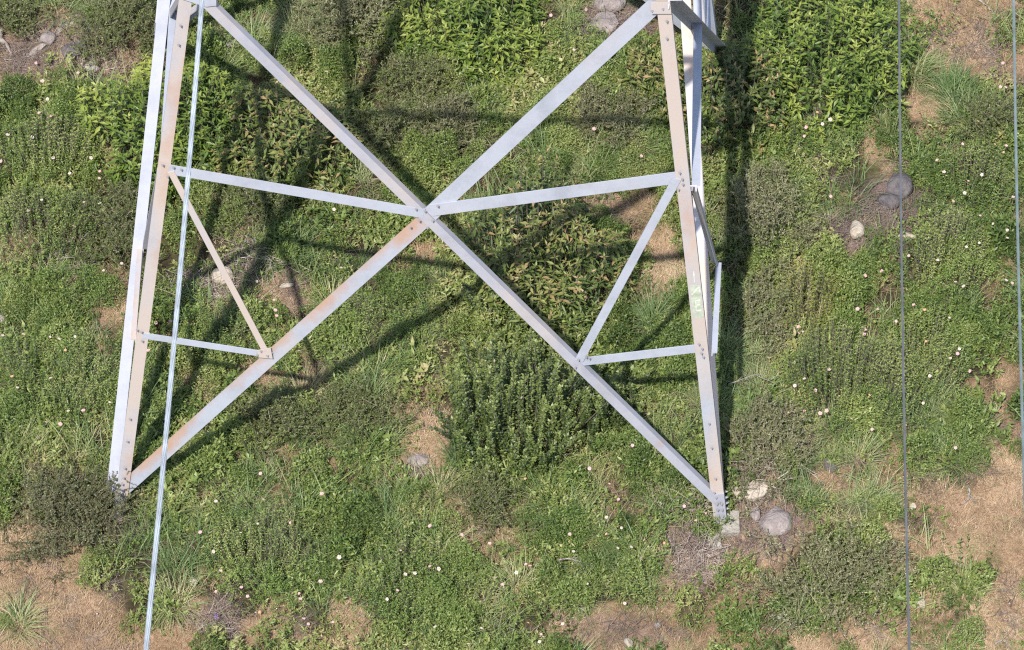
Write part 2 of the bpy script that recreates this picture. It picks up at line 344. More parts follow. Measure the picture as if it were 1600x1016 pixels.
# ------------------------------------------------------------------ ground
def build_ground():
    xs = np.arange(-10, 12.001, .055); ys = np.arange(-8.5, 9.501, .055)
    # outer rings reach the horizon, same sheet
    ext = np.array([.6, 2, 5, 12, 30, 80, 250, 900])
    X = np.concatenate([xs[0]-ext[::-1], xs, xs[-1]+ext]); Y = np.concatenate([ys[0]-ext[::-1], ys, ys[-1]+ext])
    gx, gy = np.meshgrid(X, Y); x = gx.ravel(); y = gy.ravel()
    z = height(x, y)
    dry, lit, gr, n, px, py = fields(x, y)
    V = np.stack([x, y, z], -1); nx, ny = len(X), len(Y)
    i = np.arange((ny-1)*(nx-1)); r = i//(nx-1); c = i % (nx-1); a = r*nx+c
    T = np.stack([a, a+1, a+nx+1, a+nx], -1)
    o = np_mesh('ground', V, T, MG['ground'], {'dry': ('POINT', dry), 'litter': ('POINT', np.clip(lit, 0, 1))}, smooth=True)
    o['kind'] = 'structure'; o['label'] = 'rough ground of soil, straw and moss under the vegetation'
build_ground()

# ------------------------------------------------------------------ the pylon
tower = empty('lattice_pylon', (0, 0, 0))
tag(tower, 'tall galvanised steel lattice pylon with rust stained braces standing in the scrub', 'pylon')
def mesh_obj(name, V, F, mat, parent=None, smooth=False):
    me = bpy.data.meshes.new(name); me.from_pydata([tuple(v) for v in V], [], F); me.materials.append(mat)
    if smooth: me.shade_smooth()
    o = bpy.data.objects.new(name, me); col.objects.link(o)
    if parent: o.parent = parent
    return o
def angle(name, p0, p1, f1, f2, w1, w2, mat, t=.013, cut0=0, cut1=0, parent=None, label=None):
    """rolled steel angle: corner line p0-p1, flange 1 towards f1, flange 2 towards f2. cut0/cut1 slant the ends of flange 1"""
    p0 = np.array(p0, float); p1 = np.array(p1, float); ax = unit(p1-p0)
    f1 = np.array(f1, float); f1 = unit(f1-ax*(f1@ax)); f2 = np.array(f2, float); f2 = unit(f2-ax*(f2@ax)-f1*(f2@f1))
    prof = [(0, 0), (w1, 0), (w1, t*.8), (t*1.3, t), (t, t*1.3), (t*.8, w2), (0, w2)]
    V = []
    for e, (p, cut, sg) in enumerate(((p0, cut0, 1), (p1, cut1, -1))):
        for a, b in prof: V.append(p + f1*a + f2*b + ax*sg*cut*(a/w1))
    n = len(prof); F = [[k, (k+1) % n, n+(k+1) % n, n+k] for k in range(n)]
    F += [[0, 1, 2, 3], [0, 3, 4], [0, 4, 5, 6], [n+3, n+2, n+1, n], [n+4, n+3, n], [n+6, n+5, n+4, n]]
    o = mesh_obj(name, V, F, mat, parent or tower)
    bm = bmesh.new(); bm.from_mesh(o.data); bmesh.ops.recalc_face_normals(bm, faces=bm.faces); bm.to_mesh(o.data); bm.free()
    at_ = o.data.attributes.new('edge', 'FLOAT', 'POINT'); at_.data.foreach_set('value', [a/w1 for a, b in prof]*2)
    if label: o['label'] = label
    return o
def plate(name, pts, nrm, t, mat, parent=None):
    nrm = unit(np.array(nrm, float)); pts = [np.array(p, float) for p in pts]; n = len(pts)
    V = pts + [p+nrm*t for p in pts]
    F = [list(range(n)), list(range(2*n-1, n-1, -1))] + [[k, n+k, n+(k+1) % n, (k+1) % n] for k in range(n)]
    o = mesh_obj(name, V, F, mat, parent or tower)
    bm = bmesh.new(); bm.from_mesh(o.data); bmesh.ops.recalc_face_normals(bm, faces=bm.faces); bm.to_mesh(o.data); bm.free()
    return o
# bolt: hexagon head on a washer
def bolt_mesh():
    bm = bmesh.new()
    bmesh.ops.create_cone(bm, cap_ends=True, segments=10, radius1=.021, radius2=.021, depth=.005, matrix=Matrix.Translation((0, 0, .0025)))
    bmesh.ops.create_cone(bm, cap_ends=True, segments=6, radius1=.0145, radius2=.0135, depth=.014, matrix=Matrix.Translation((0, 0, .012)))
    bmesh.ops.create_cone(bm, cap_ends=True, segments=6, radius1=.008, radius2=.007, depth=.012, matrix=Matrix.Translation((0, 0, .025)))
    me = bpy.data.meshes.new('bolt'); bm.to_mesh(me); bm.free(); me.materials.append(MG['bolt']); return me
BOLT = bolt_mesh()
def bolt(p, n, parent=None, s=1.0):
    o = bpy.data.objects.new('bolt', BOLT); col.objects.link(o); o.parent = parent or tower
    o.rotation_euler = Vector(unit(np.array(n, float))).to_track_quat('Z', 'Y').to_euler(); o.location = p; o.scale = (s, s, s)

# corner lines of the four legs (front ones read from the photograph, rear ones mirrored)
A0 = on_front(181, 778); A1 = on_front(281, -12); B0 = on_front(1134.5, 806); B1 = on_front(1047, 0)
def leg_at(k, z):
    a, b = (A0, A1) if k in 'AD' else (B0, B1)
    s = (z-a[2])/(b[2]-a[2]); p = a+(b-a)*s
    if k in 'CD': p = np.array([p[0], -p[1], p[2]])
    return p
ZT = 6.66                                             # level of the first horizontal
Z2 = 9.2
INX = {'A': (1, 0, 0), 'B': (-1, 0, 0), 'C': (-1, 0, 0), 'D': (1, 0, 0)}
INY = {'A': (0, 1, 0), 'B': (0, 1, 0), 'C': (0, -1, 0), 'D': (0, -1, 0)}
Z0 = {'A': -.22, 'B': -.13, 'C': -.3, 'D': -.3}
legm = {'A': 'steel_warm', 'B': 'steel_warm2', 'C': 'steel', 'D': 'steel'}
LW = .125
for k in 'ABCD':
    angle('leg', leg_at(k, Z0[k]), leg_at(k, Z2), INX[k], INY[k], LW if k != 'A' else .115, .12, MG[legm[k]], t=.014,
          label={'A': 'beige weathered leg with orange rust stains', 'B': 'beige weathered leg with a faded green paint patch'}.get(k))

# --- front face
def fmember(name, pa, pb, side, w, w2, inward, mat, off=.016, cut0=0, cut1=0, label=None, t=.011):
    """corner line along photo pixels pa-pb in the front plane, face flange towards the picture direction `side`"""
    a, b = on_front(*pa, off), on_front(*pb, off)
    mid = ((pa[0]+pb[0])/2, (pa[1]+pb[1])/2); q = on_front(mid[0]+side[0]*10, mid[1]+side[1]*10, off)-on_front(*mid, off)
    return angle(name, a, b, q, FN*(-1 if inward else 1), w, w2, mat, t=t, cut0=cut0, cut1=cut1, label=label)
# brace from upper right to lower left: one broad flat flange (upper edge is its free edge)
fmember('diagonal_brace', (1043, 8), (672, 352), (-.7, -.7), .165, .10, True, MG['steel'], off=-.016, label='broad smooth pale brace from the top right')
fmember('diagonal_brace', (672, 352), (202, 771), (-.7, -.7), .155, .10, True, MG['steel_rust'], off=-.016, cut1=.10, label='broad brace with a long orange rust streak')
# brace from upper left to lower right: face flange below, second flange turned in at the upper edge
fmember('diagonal_brace', (322, -4), (1134, 789), (-.7, .7), .095, .075, True, MG['steel_dull'], off=.004, label='brace with its upper flange turned inward, in front at the crossing')
# horizontals
fmember('horizontal_brace', (262, 272), (660, 341), (0, -1), .115, .07, True, MG['steel'], off=.006)
fmember('horizontal_brace', (1066, 286), (676, 338), (0, -1), .145, .07, True, MG['steel'], off=-.004)
fmember('horizontal_brace', (222, 529), (424, 560), (0, -1), .075, .05, True, MG['steel'], off=.006)
fmember('horizontal_brace', (1098, 550), (908, 572), (0, -1), .105, .06, True, MG['steel'], off=-.004)
# struts
fmember('strut', (262, 270), (413, 556), (1, -.3), .062, .045, True, MG['steel_pink'], off=.012, label='thin beige strut')
fmember('strut', (1064, 282), (911, 566), (-1, -.3), .085, .05, True, MG['steel'], off=.010)
# gusset and bolts of the front
plate('gusset_plate', [on_front(x, y, .022) for x, y in ((1017, 3), (1047, 3), (1049, 21), (1018, 21))], FN, .008, MG['steel_pink'])
plate('gusset_plate', [on_front(x, y, .020) for x, y in ((402, 547), (423, 543), (426, 560), (404, 558))], FN, .006, MG['steel_warm'])
plate('gusset_plate', [on_front(x, y, .018) for x, y in ((283, -14), (338, -14), (338, 8), (322, 10), (284, -2))], FN, .008, MG['steel'])
for x, y in ((1036, 14), (1019, 17), (1066, 280), (1067, 288), (1097, 545), (1096, 552), (1099, 558), (655, 345), (641, 355), (664, 330), (916, 558), (899, 574),
             (1118, 748), (1116, 770), (1119, 778), (195, 732), (193, 747), (191, 757), (190, 772), (196, 776), (221, 519), (222, 533), (271, 262), (283, 265), (408, 549), (418, 556), (1124, 785), (1042, 33), (650, 327), (676, 345), (684, 322), (668, 356), (402, 555), (904, 562), (921, 560), (1062, 270), (1060, 296), (1092, 538), (254, 258), (262, 276), (214, 516), (1112, 700), (1108, 662), (199, 690), (203, 655), (1042, 60), (282, 40), (279, 70)):
    bolt(on_front(x, y, .030), FN, s=.62)

# --- the other three faces: braces with one flange standing out
def face_members(a, b, sign, mats, out_w=.11):
    """a: near corner letter, b: far corner letter of the face; outstanding flange points out of the tower (sign along x)"""
    o = np.array([sign, 0, 0.0])
    def off(p, d=.0): return p + o*d
    z_m, z_l = 4.42, 2.25
    a0, b0, aT, bT = leg_at(a, .05), leg_at(b, -.05), leg_at(a, ZT), leg_at(b, ZT)
    d1 = bT-a0; d2 = aT-b0
    s = np.linalg.lstsq(np.stack([d1, -d2], 1), b0-a0, rcond=None)[0]; X = a0+d1*s[0]
    q = o if sign < 0 else -o                        # the angles turn the same way round the tower
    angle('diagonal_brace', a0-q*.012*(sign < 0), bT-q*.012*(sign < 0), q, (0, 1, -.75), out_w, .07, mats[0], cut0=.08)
    angle('diagonal_brace', b0-o*.016, aT-o*.016, -q, (0, -.8, -.6), .12, .085, mats[1])
    am, al, bm_, bl = leg_at(a, z_m), leg_at(a, z_l), leg_at(b, z_m), leg_at(b, z_l)
    da = a0+(X-a0)*.515; db = b0+(X-b0)*.515
    angle('horizontal_brace', am-q*.014, X-q*.014, -q, (0, 0, -1), .08, .07, mats[2])
    angle('horizontal_brace', bm_-q*.014, X-q*.014, -q, (0, 0, -1), .08, .07, mats[2])
    return am, al, bm_, bl, da, db, X
am, al, bm_, bl, da, db, XL = face_members('A', 'D', -1, (MG['steel_sun_dimmed'], MG['steel_dull'], MG['steel']))
angle('strut', am, da, (1, 0, 0), (0, .6, -.8), .05, .05, MG['steel_dull']); angle('strut', al, da, (-1, 0, 0), (0, 0, -1), .05, .05, MG['steel_warm'])
angle('strut', bm_, db, (1, 0, 0), (0, .6, -.8), .05, .05, MG['steel_dull']); angle('strut', bl, db, (-1, 0, 0), (0, 0, -1), .05, .05, MG['steel'])
am, al, bm_, bl, da, db, XR = face_members('B', 'C', 1, (MG['steel_warm2'], MG['steel_dull'], MG['steel']))
angle('strut', am+np.array([.06, 0, 0]), da+np.array([.09, 0, 0]), (-1, 0, 0), (0, -.6, -.8), .06, .06, MG['steel_dull'])
angle('strut', al+np.array([.03, 0, 0]), da+np.array([.07, 0, 0]), (1, 0, 0), (0, 0, -1), .055, .05, MG['steel'])
angle('strut', bm_, db, (-1, 0, 0), (0, .6, -.8), .05, .05, MG['steel_dull']); angle('strut', bl, db, (1, 0, 0), (0, 0, -1), .05, .05, MG['steel'])
# rear face
c0, d0, cT, dT = leg_at('C', -.05), leg_at('D', -.05), leg_at('C', ZT), leg_at('D', ZT)
angle('diagonal_brace', c0, dT, (-.7, 0, -.7), (0, 1, 0), .11, .09, MG['steel']); angle('diagonal_brace', d0, cT, (.7, 0, -.7), (0, -1, 0), .12, .09, MG['steel_dull'])
d1 = dT-c0; d2 = cT-d0; s = np.linalg.lstsq(np.stack([d1, -d2], 1), d0-c0, rcond=None)[0]; XB = c0+d1*s[0]
for k, p0 in (('C', c0), ('D', d0)):
    m_, l_ = leg_at(k, 4.42), leg_at(k, 2.25); dd = p0+(XB-p0)*.515; sg = (-1 if k == 'C' else 1)
    angle('horizontal_brace', m_, XB, (0, 0, -1), (0, -1, 0), .1, .07, MG['steel']); angle('horizontal_brace', l_, dd, (0, 0, -1), (0, -1, 0), .09, .06, MG['steel'])
    angle('strut', m_, dd, (sg, 0, 0), (0, -1, 0), .07, .05, MG['steel'])
# the horizontals all round at the top edge of the picture
for z in (ZT+.03,):
    P = {k: leg_at(k, z) for k in 'ABCD'}
    angle('horizontal_brace', P['A']+[0, -.03, 0], P['B']+[0, -.03, 0], (0, 0, 1), (0, 1, 0), .12, .09, MG['steel_pink'])
    for a, b, q in (('B', 'C', (-1, 0, 0)), ('C', 'D', (0, -1, 0)), ('D', 'A', (1, 0, 0))):
        angle('horizontal_brace', P[a], P[b], (0, 0, 1), q, .12, .09, MG['steel'])
# stub and concrete footing of the front right leg
def box(name, c, sx, sy, sz, mat, parent=None, rz=0, bev=.02, seg=3, jit=.0):
    bm = bmesh.new(); bmesh.ops.create_cube(bm, size=1)
    bmesh.ops.scale(bm, vec=(sx, sy, sz), verts=bm.verts)
    bmesh.ops.bevel(bm, geom=list(bm.edges), offset=bev, segments=seg, affect='EDGES', profile=.6)
    bmesh.ops.subdivide_edges(bm, edges=[e for e in bm.edges if e.calc_length() > .12], cuts=3, use_grid_fill=True)
    for v in bm.verts: v.co += Vector(rng.normal(0, jit, 3)) if jit else Vector()
    me = bpy.data.meshes.new(name); bm.to_mesh(me); bm.free(); me.materials.append(mat)
    o = bpy.data.objects.new(name, me); col.objects.link(o); o.location = c; o.rotation_euler = (0, 0, rz)
    if parent: o.parent = parent
    return o
ft = empty('concrete_footing', tuple(at(1137, 834, -.05)))
tag(ft, 'small weathered concrete footing block under the front right leg of the pylon', 'footing')
hB = at(1140, 815, -.1); box('block', np.array([hB[0]-ft.location[0], hB[1]-ft.location[1], -.27]), .20, .26, .46, MG['concrete'], ft, bev=.012, jit=.0015)
hC = at(1117, 834, .0); box('side_block', np.array([hC[0]-ft.location[0]+.005, hC[1]-ft.location[1]+.03, -.30]), .125, .2, .42, MG['concrete'], ft, rz=.1, bev=.02, jit=.003)
# splice stub: doubled angle with two rows of bolts
stub = angle('leg_stub', leg_at('B', -.13)+[.004, -.016, 0], leg_at('B', .30)+[.004, -.016, 0], (-1, 0, 0), (0, 1, 0), .105, .11, MG['steel_dull'], t=.012)
for j in range(4):
    for i in range(2):
        p = leg_at('B', -.08+.085*j); bolt(p+np.array([-.03-.045*i, -.032, 0]), FN, s=.75)
    p = leg_at('B', -.06+.08*j); bolt(p+np.array([.010, .04, 0]), (1, 0, .1), s=.7); bolt(p+np.array([.010, .085, .04]), (1, 0, .1), s=.7)
angle('leg_stub', leg_at('A', -.4)+[-.004, -.016, 0], leg_at('A', .12)+[-.004, -.016, 0], (1, 0, 0), (0, 1, 0), .09, .1, MG['steel_rust'], t=.012)
for j in range(3): bolt(leg_at('A', -.02+.1*j)+np.array([.055, -.03, 0]), FN, s=.8)

# faded green paint patch with pale strokes on the front right leg
def leg_quad(y0, y1, u0, u1, off):
    pts = []
    for y, u in ((y0, u0), (y0, u1), (y1, u1), (y1, u0)):
        xr = 1047+(y-0)*(1134.5-1047)/806.; pts.append(on_front(xr-19+19*u, y, off))
    return pts
plate('paint_patch', leg_quad(446, 497, .08, .93, .0005), FN, .001, MG['paint'])
def stroke(x0, y0, x1, y1, w=1.5):
    d = np.array([x1-x0, y1-y0], float); d /= np.linalg.norm(d); n = np.array([-d[1], d[0]])*w/2
    plate('paint_stroke', [on_front(*(np.array(q)+s*n), .002) for q, s in (((x0, y0), 1), ((x1, y1), 1), ((x1, y1), -1), ((x0, y0), -1))], FN, .001, MG['paint_white'])
for s_ in ((1084, 424, 1085, 441), (1081, 461, 1086, 455), (1086, 455, 1091, 449), (1092, 446, 1093, 456), (1087, 470, 1094, 469), (1089, 477, 1094, 476), (1088, 486, 1095, 485), (1087, 470, 1088, 486)): stroke(*s_)

# ------------------------------------------------------------------ overhead cables
def cable(name, pA, pB, z, r, c, label):
    """twisted strands between two points at height z, found through two pixels of the photograph"""
    a, b = at(*pA, z), at(*pB, z); d = b-a; ext = 1.0; p0 = a-d*ext; p1 = b+d*ext; L = np.linalg.norm(p1-p0)
    root = empty(name, tuple((p0+p1)/2)); mt = wire_mat(name+'_metal', c)
    ax = unit(p1-p0); q1 = unit(np.cross(ax, [0, 0, 1.])); q2 = np.cross(q1, ax)
    tag(root, label, 'cable', 'overhead cables crossing above the slope')
    nseg = 1000; ts = np.linspace(0, 1, nseg)
    def tube(name, r_, offs, ph, pitch, ns):
        V = []; F = []
        for i, t in enumerate(ts):
            an = ph + t*L/pitch*2*PI
            sag = .9*((t-.5)*2)**2
            c_ = (p0-p1)*(.5-t) + (q1*math.cos(an)+q2*math.sin(an))*offs + np.array([0, 0, sag])
            for k in range(ns): V.append(c_ + (q1*math.cos(2*PI*k/ns)+q2*math.sin(2*PI*k/ns))*r_)
        for i in range(nseg-1):
            for k in range(ns): F.append([i*ns+k, i*ns+(k+1) % ns, (i+1)*ns+(k+1) % ns, (i+1)*ns+k])
        mesh_obj(name, V, F, mt, root, True)
    tube('core', r*.62, 0, 0, 1, 8)
    for j in range(6): tube('strand', r*.36, r*.64, j*PI/3, r*22, 5)
cable('overhead_cable', (318, 0), (231, 1016), 17.0, .0150, (.30, .335, .37), 'pale thick cable running down the picture in front of the left leg')
cable('overhead_cable', (1402.5, 0), (1418, 1016), 16.0, .0072, (.085, .09, .10), 'thin dark cable, the one nearer the pylon on its right')
cable('overhead_cable', (1581, 0), (1606, 1016), 15.5, .0092, (.12, .155, .16), 'grey green cable at the far right edge')

# ------------------------------------------------------------------ uncountable vegetation (scattered copies of small tufts)
lib = bpy.data.collections.new('tufts')              # source tufts, not part of the scene itself
def proto_coll(name, objs):
    c = bpy.data.collections.new(name)
    for o in objs: c.objects.link(o)
    return c
def grass_proto(name, n, rad, ln, wd, lean, curl, mat, dead=.12):
    a = rng.uniform(0, 2*PI, n); r = rad*np.sqrt(rng.uniform(0, 1, n)); base = np.stack([r*np.cos(a), r*np.sin(a), np.full(n, -.01)], -1)
    az = a + rng.normal(0, .9, n); l = rng.uniform(*ln, n); w = rng.uniform(*wd, n)
    V, T, k = blades(base, az, l, w, np.abs(rng.normal(lean, .3, n)), rng.uniform(*curl, n))
    t = rng.normal(.42, .16, n); t = np.where(rng.random(n) < dead, rng.uniform(.85, 1.1, n), t)
    return np_mesh(name, V, T, mat, {'tint': ('FACE', np.clip(rep(t, k), 0, 1))}, link=False)
def cover_proto(name, n, rad, hgt, ln, mat, wfac=.6):
    """low mat of small leaves on short shoots"""
    ns = max(6, n//14); parts = []
    a = rng.uniform(0, 2*PI, ns); r = rad*np.sqrt(rng.uniform(0, 1, ns)); hx = r*np.cos(a); hy = r*np.sin(a)
    top = hgt*(1-(r/rad)**2*.65)*rng.uniform(.6, 1.1, ns)
    B = []; D = []; Tn = []
    for i in range(ns):
        k = n//ns; t = rng.uniform(.25, 1, k); ang = rng.uniform(0, 2*PI, k)
        ox = rng.normal(0, .35)*top[i]; oy = rng.normal(0, .35)*top[i]
        B.append(np.stack([hx[i]+ox*t, hy[i]+oy*t, top[i]*t], -1))
        D.append(np.stack([np.cos(ang), np.sin(ang), rng.uniform(-.2, 1.6, k)], -1)); Tn.append(rng.normal(.45, .14)+rng.normal(0, .17, k)+.1*t)
    B = np.concatenate(B); D = np.concatenate(D); N = len(B)
    V, T = leaves(B, D, np.array([0, 0, 1.])+rng.normal(0, .6, (N, 3)), rng.uniform(*ln, N), rng.uniform(*ln, N)*wfac, fold=.12, droop=.1)
    parts.append((V, T, np.clip(rep(np.concatenate(Tn), 2), 0, 1)))
    V, T, A = merge(parts)
    return np_mesh(name, V, T, mat, {'tint': ('FACE', A)}, link=False)
def twig_proto(name, n, rad, mat, ln=(.05, .16), z=(.005, .04)):
    a = rng.uniform(0, 2*PI, n); r = rad*np.sqrt(rng.uniform(0, 1, n))
    P0 = np.stack([r*np.cos(a), r*np.sin(a), rng.uniform(*z, n)], -1); az = rng.uniform(0, 2*PI, n); l = rng.uniform(*ln, n)
    P1 = P0+np.stack([np.cos(az)*l, np.sin(az)*l, rng.uniform(-.1, .35, n)*l], -1)
    V, T, k = sticks(P0, P1, rng.uniform(.0012, .0028, n), .0007)
    return np_mesh(name, V, T, mat, {'tint': ('FACE', rep(rng.uniform(0, 1, n), k))}, link=False)

def scatter(name, label, protos, P, patch, scl, rotz=None, tilt=.12, parent=None):
    N = len(P); me = bpy.data.meshes.new(name); me.vertices.add(N); me.vertices.foreach_set('co', np.asarray(P, np.float32).ravel())
    rot = np.stack([rng.normal(0, tilt, N), rng.normal(0, tilt, N), rng.uniform(0, 2*PI, N) if rotz is None else rotz], -1)
    for a, ty, v in (('patch', 'FLOAT', patch), ('scl', 'FLOAT', scl), ('vi', 'INT', rng.integers(0, len(protos), N))):
        x = me.attributes.new(a, ty, 'POINT'); x.data.foreach_set('value', np.asarray(v, np.int32 if ty == 'INT' else np.float32))
    x = me.attributes.new('rot', 'FLOAT_VECTOR', 'POINT'); x.data.foreach_set('vector', rot.astype(np.float32).ravel())
    o = bpy.data.objects.new(name, me); col.objects.link(o); me.update()
    ng = bpy.data.node_groups.new('scatter_'+name, 'GeometryNodeTree')
    ng.interface.new_socket('Geometry', in_out='INPUT', socket_type='NodeSocketGeometry'); ng.interface.new_socket('Geometry', in_out='OUTPUT', socket_type='NodeSocketGeometry')
    n = ng.nodes; L = ng.links
    gi = n.new('NodeGroupInput'); go = n.new('NodeGroupOutput'); ip = n.new('GeometryNodeInstanceOnPoints'); ci = n.new('GeometryNodeCollectionInfo')
    mp = n.new('GeometryNodeMeshToPoints'); L.new(gi.outputs[0], mp.inputs['Mesh']); 
    ci.inputs['Collection'].default_value = proto_coll('tuft_'+name, protos); ci.inputs['Separate Children'].default_value = True; ci.inputs['Reset Children'].default_value = True
    def na(nm, ty):
        q = n.new('GeometryNodeInputNamedAttribute'); q.data_type = ty; q.inputs['Name'].default_value = nm; return q.outputs['Attribute']
    L.new(mp.outputs[0], ip.inputs['Points']); L.new(ci.outputs[0], ip.inputs['Instance']); ip.inputs['Pick Instance'].default_value = True
    L.new(na('vi', 'INT'), ip.inputs['Instance Index']); L.new(na('rot', 'FLOAT_VECTOR'), ip.inputs['Rotation']); L.new(na('scl', 'FLOAT'), ip.inputs['Scale'])
    L.new(ip.outputs[0], go.inputs[0])
    md = o.modifiers.new('scatter', 'NODES'); md.node_group = ng
    o['kind'] = 'stuff'; o['label'] = label
    if parent: o.parent = parent
    return o

GRASS = [grass_proto('grass_tuft', 26, .07, (.22, .48), (.005, .010), .40, (.5, 2.0), MG['grass']) for _ in range(3)] + \
        [grass_proto('grass_tuft', 22, .05, (.12, .28), (.004, .008), .5, (.3, 1.5), MG['grass'], .25) for _ in range(2)] + \
        [grass_proto('grass_tuft', 20, .1, (.3, .55), (.007, .013), .6, (.8, 2.2), MG['grass'], .06)]
STRAW = [grass_proto('straw_tuft', 44, .10, (.04, .13), (.0022, .005), 1.0, (.2, 1.2), MG['straw'], 0) for _ in range(4)]
STRAWL = [grass_proto('straw_tuft', 30, .07, (.10, .26), (.0025, .005), .8, (.4, 1.4), MG['straw'], 0) for _ in range(3)]
SEED = [grass_proto('seedling_tuft', 20, .08, (.025, .07), (.004, .008), .9, (.2, 1.0), MG['grass'], .1) for _ in range(3)]
COVER = [cover_proto('leaf_mat', 280, .13, h, (.014, .034), MG['cover'], .32) for h in (.12, .17, .22, .15)] + \
        [cover_proto('leaf_mat', 340, .12, .16, (.009, .02), MG['cover'], .45) for _ in range(2)] + \
        [cover_proto('leaf_mat', 130, .12, .14, (.022, .05), MG['cover'], .36)]
HERB = [cover_proto('herb', 170, .11, h, (.022, .042), MG['cover'], .42) for h in (.26, .34, .3)]
def mound_proto(name, n, rad, H, ln, mat, wfac=.6, seed=0):
    a = rng.uniform(0, 2*PI, n); el = np.arcsin(rng.uniform(0, 1, n)**.8); lump = .55+.85*fbm(np.cos(a)*1.6+seed*5, np.sin(a)*1.6+el*1.5+seed*3, seed, 3); rr = lump*rng.uniform(.55, 1, n)**.4
    N3 = np.stack([np.cos(a)*np.cos(el), np.sin(a)*np.cos(el), np.sin(el)], -1); B = N3*rr[:, None]*[rad, rad, H]
    D = unit(N3*.7+[0, 0, .3]+rng.normal(0, .7, (n, 3))); nn = unit(N3+[0, 0, .4]+rng.normal(0, .55, (n, 3)))
    L_ = rng.uniform(*ln, n); V, T = leaves(B, D, nn, L_, L_*wfac, fold=.12, droop=.12)
    t = rng.normal(.45, .17, n)+.35*(lump-.95)
    return np_mesh(name, V, T, mat, {'tint': ('FACE', np.clip(rep(t, 2), 0, 1))}, link=False)
MOUND = [mound_proto('leafy_mound', 1500, .15, .42, (.014, .032), MG['cover'], .40, k) for k in range(3)] + [mound_proto('leafy_mound', 1900, .15, .34, (.010, .022), MG['cover'], .42, 4+k) for k in range(2)] + \
        [mound_proto('leafy_mound', 700, .15, .44, (.026, .05), MG['cover'], .42, 8)]
TUSSOCK = [grass_proto('grass_tussock', 150, .10, (.25, .5), (.005, .010), .62, (.7, 2.2), MG['grass'], .12) for _ in range(3)]
TWIG = [twig_proto('dead_twig', 44, .14, MG['twig'], (.06, .2), (.005, .06)) for _ in range(3)]

def candidates(dens, x0=-9.5, x1=11.5, y0=-8, y1=9, thin=True):
    n = int(dens*(x1-x0)*(y1-y0)); x = rng.uniform(x0, x1, n); y = rng.uniform(y0, y1, n)
    px, py = to_px(np.stack([x, y, 0*x], -1))
    out = np.maximum(np.maximum(-px, px-1600), np.maximum(-py, py-1016))
    keep = rng.random(n) < np.where(out > 60, .42, 1.0)
    return x[keep], y[keep]
# footprints of the shrubs (pixels of their base centre, radii in metres), kept clear of low growth
SHRUB_CLEAR = []
def pick(x, y, prob):
    k = rng.random(len(x)) < prob; return x[k], y[k], k
def P3(x, y, dz=0.0): return np.stack([x, y, height(x, y)+dz], -1)

x, y = candidates(75); dry, lit, gr, n, px, py = fields(x, y)
clump = fbm(x*3.6, y*3.6, 61, 2)
prob = np.clip(1.25-dry*1.9, 0, 1)*np.clip(1.1-lit*1.3, 0, 1)*np.clip(1.12-gr*.6, 0.2, 1)*np.clip((clump-.44)*9, .06, 1)
x, y, k = pick(x, y, prob); pt = np.clip(.5+(fbm(x*.8, y*.8, 91, 4)-.5)*2.0+(fbm(x*3.3, y*3.3, 95, 2)-.5)*1.2+rng.normal(0, .12, len(x)), 0, 1)
scatter('ground_cover', 'dense low mat of small green leaves covering the slope', COVER, P3(x, y, -.01), pt, rng.uniform(.65, 1.35, len(x))*(.45+1.1*fbm(x*1.5, y*1.5, 13, 3)+2.6*np.clip(fbm(x*3.6, y*3.6, 61, 2)-.45, 0, .4)))
x, y = candidates(105); dry, lit, gr, n, px, py = fields(x, y)
gn = fbm(x*1.4, y*1.4, 23, 4)
prob = .5*np.clip((gn-.47)*4.5+gr*.9, .03, 1)*np.clip(1.15-dry*1.5, 0, 1)*np.clip(1-lit*.95, 0, 1)
x, y, k = pick(x, y, prob); pt = np.clip(.42+.3*(gr[k]*0)+(fbm(x*1.1, y*1.1, 57, 4)-.5)*2.1+rng.normal(0, .16, len(x))+dry[k]*.6, 0, 1)
scatter('grass', 'long green grass tufts growing between the shrubs', GRASS, P3(x, y), pt, rng.uniform(.6, 1.2, len(x)))
x, y = candidates(34); dry, lit, gr, n, px, py = fields(x, y)
x, y, k = pick(x, y, np.clip((fbm(x*1.0, y*1.0, 37, 4)-.36)*5, .1, 1)*np.clip((fbm(x*2.7, y*2.7, 38, 2)-.47)*9, .03, 1)*np.clip(1.1-dry*1.7, 0, 1)*np.clip(1-lit*1.4, 0, 1)*(1-.55*np.minimum(gr, 1))); pt = np.clip(.5+(fbm(x*.9, y*.9, 94, 4)-.5)*2.0+rng.normal(0, .25, len(x)), 0, 1)
scatter('low_scrub', 'knee high cushions of small leaved scrub with dark gaps between them', MOUND, P3(x, y, -.04), pt, rng.uniform(.55, 1.35, len(x)), tilt=.28)
x, y = candidates(9); dry, lit, gr, n, px, py = fields(x, y)
x, y, k = pick(x, y, np.clip((fbm(x*1.3, y*1.3, 39, 3)-.5)*4+gr*.9, .04, 1)*np.clip(1.2-dry*1.6, 0, 1)*np.clip(1-lit*1.3, 0, 1)); pt = np.clip(.55+(fbm(x*1.2, y*1.2, 96, 3)-.5)*1.8+rng.normal(0, .15, len(x)), 0, 1)
scatter('grass_tussocks', 'arching tussocks of long pale green grass', TUSSOCK, P3(x, y, -.02), pt, rng.uniform(.6, 1.2, len(x)), tilt=.15)
x, y = candidates(20); dry, lit, gr, n, px, py = fields(x, y)
x, y, k = pick(x, y, np.clip((fbm(x*1.2, y*1.2, 29, 4)-.42)*3.5, .05, .9)*np.clip(1-dry*1.6, 0, 1)*np.clip(1-lit*1.3, 0, 1)*(1-.5*gr)); pt = np.clip(.5+(fbm(x*.9, y*.9, 93, 4)-.5)*2+rng.normal(0, .12, len(x)), 0, 1)
scatter('herbs', 'knee high leafy herbs rising from the low mat', HERB, P3(x, y), pt, rng.uniform(.6, 1.25, len(x)), tilt=.2)
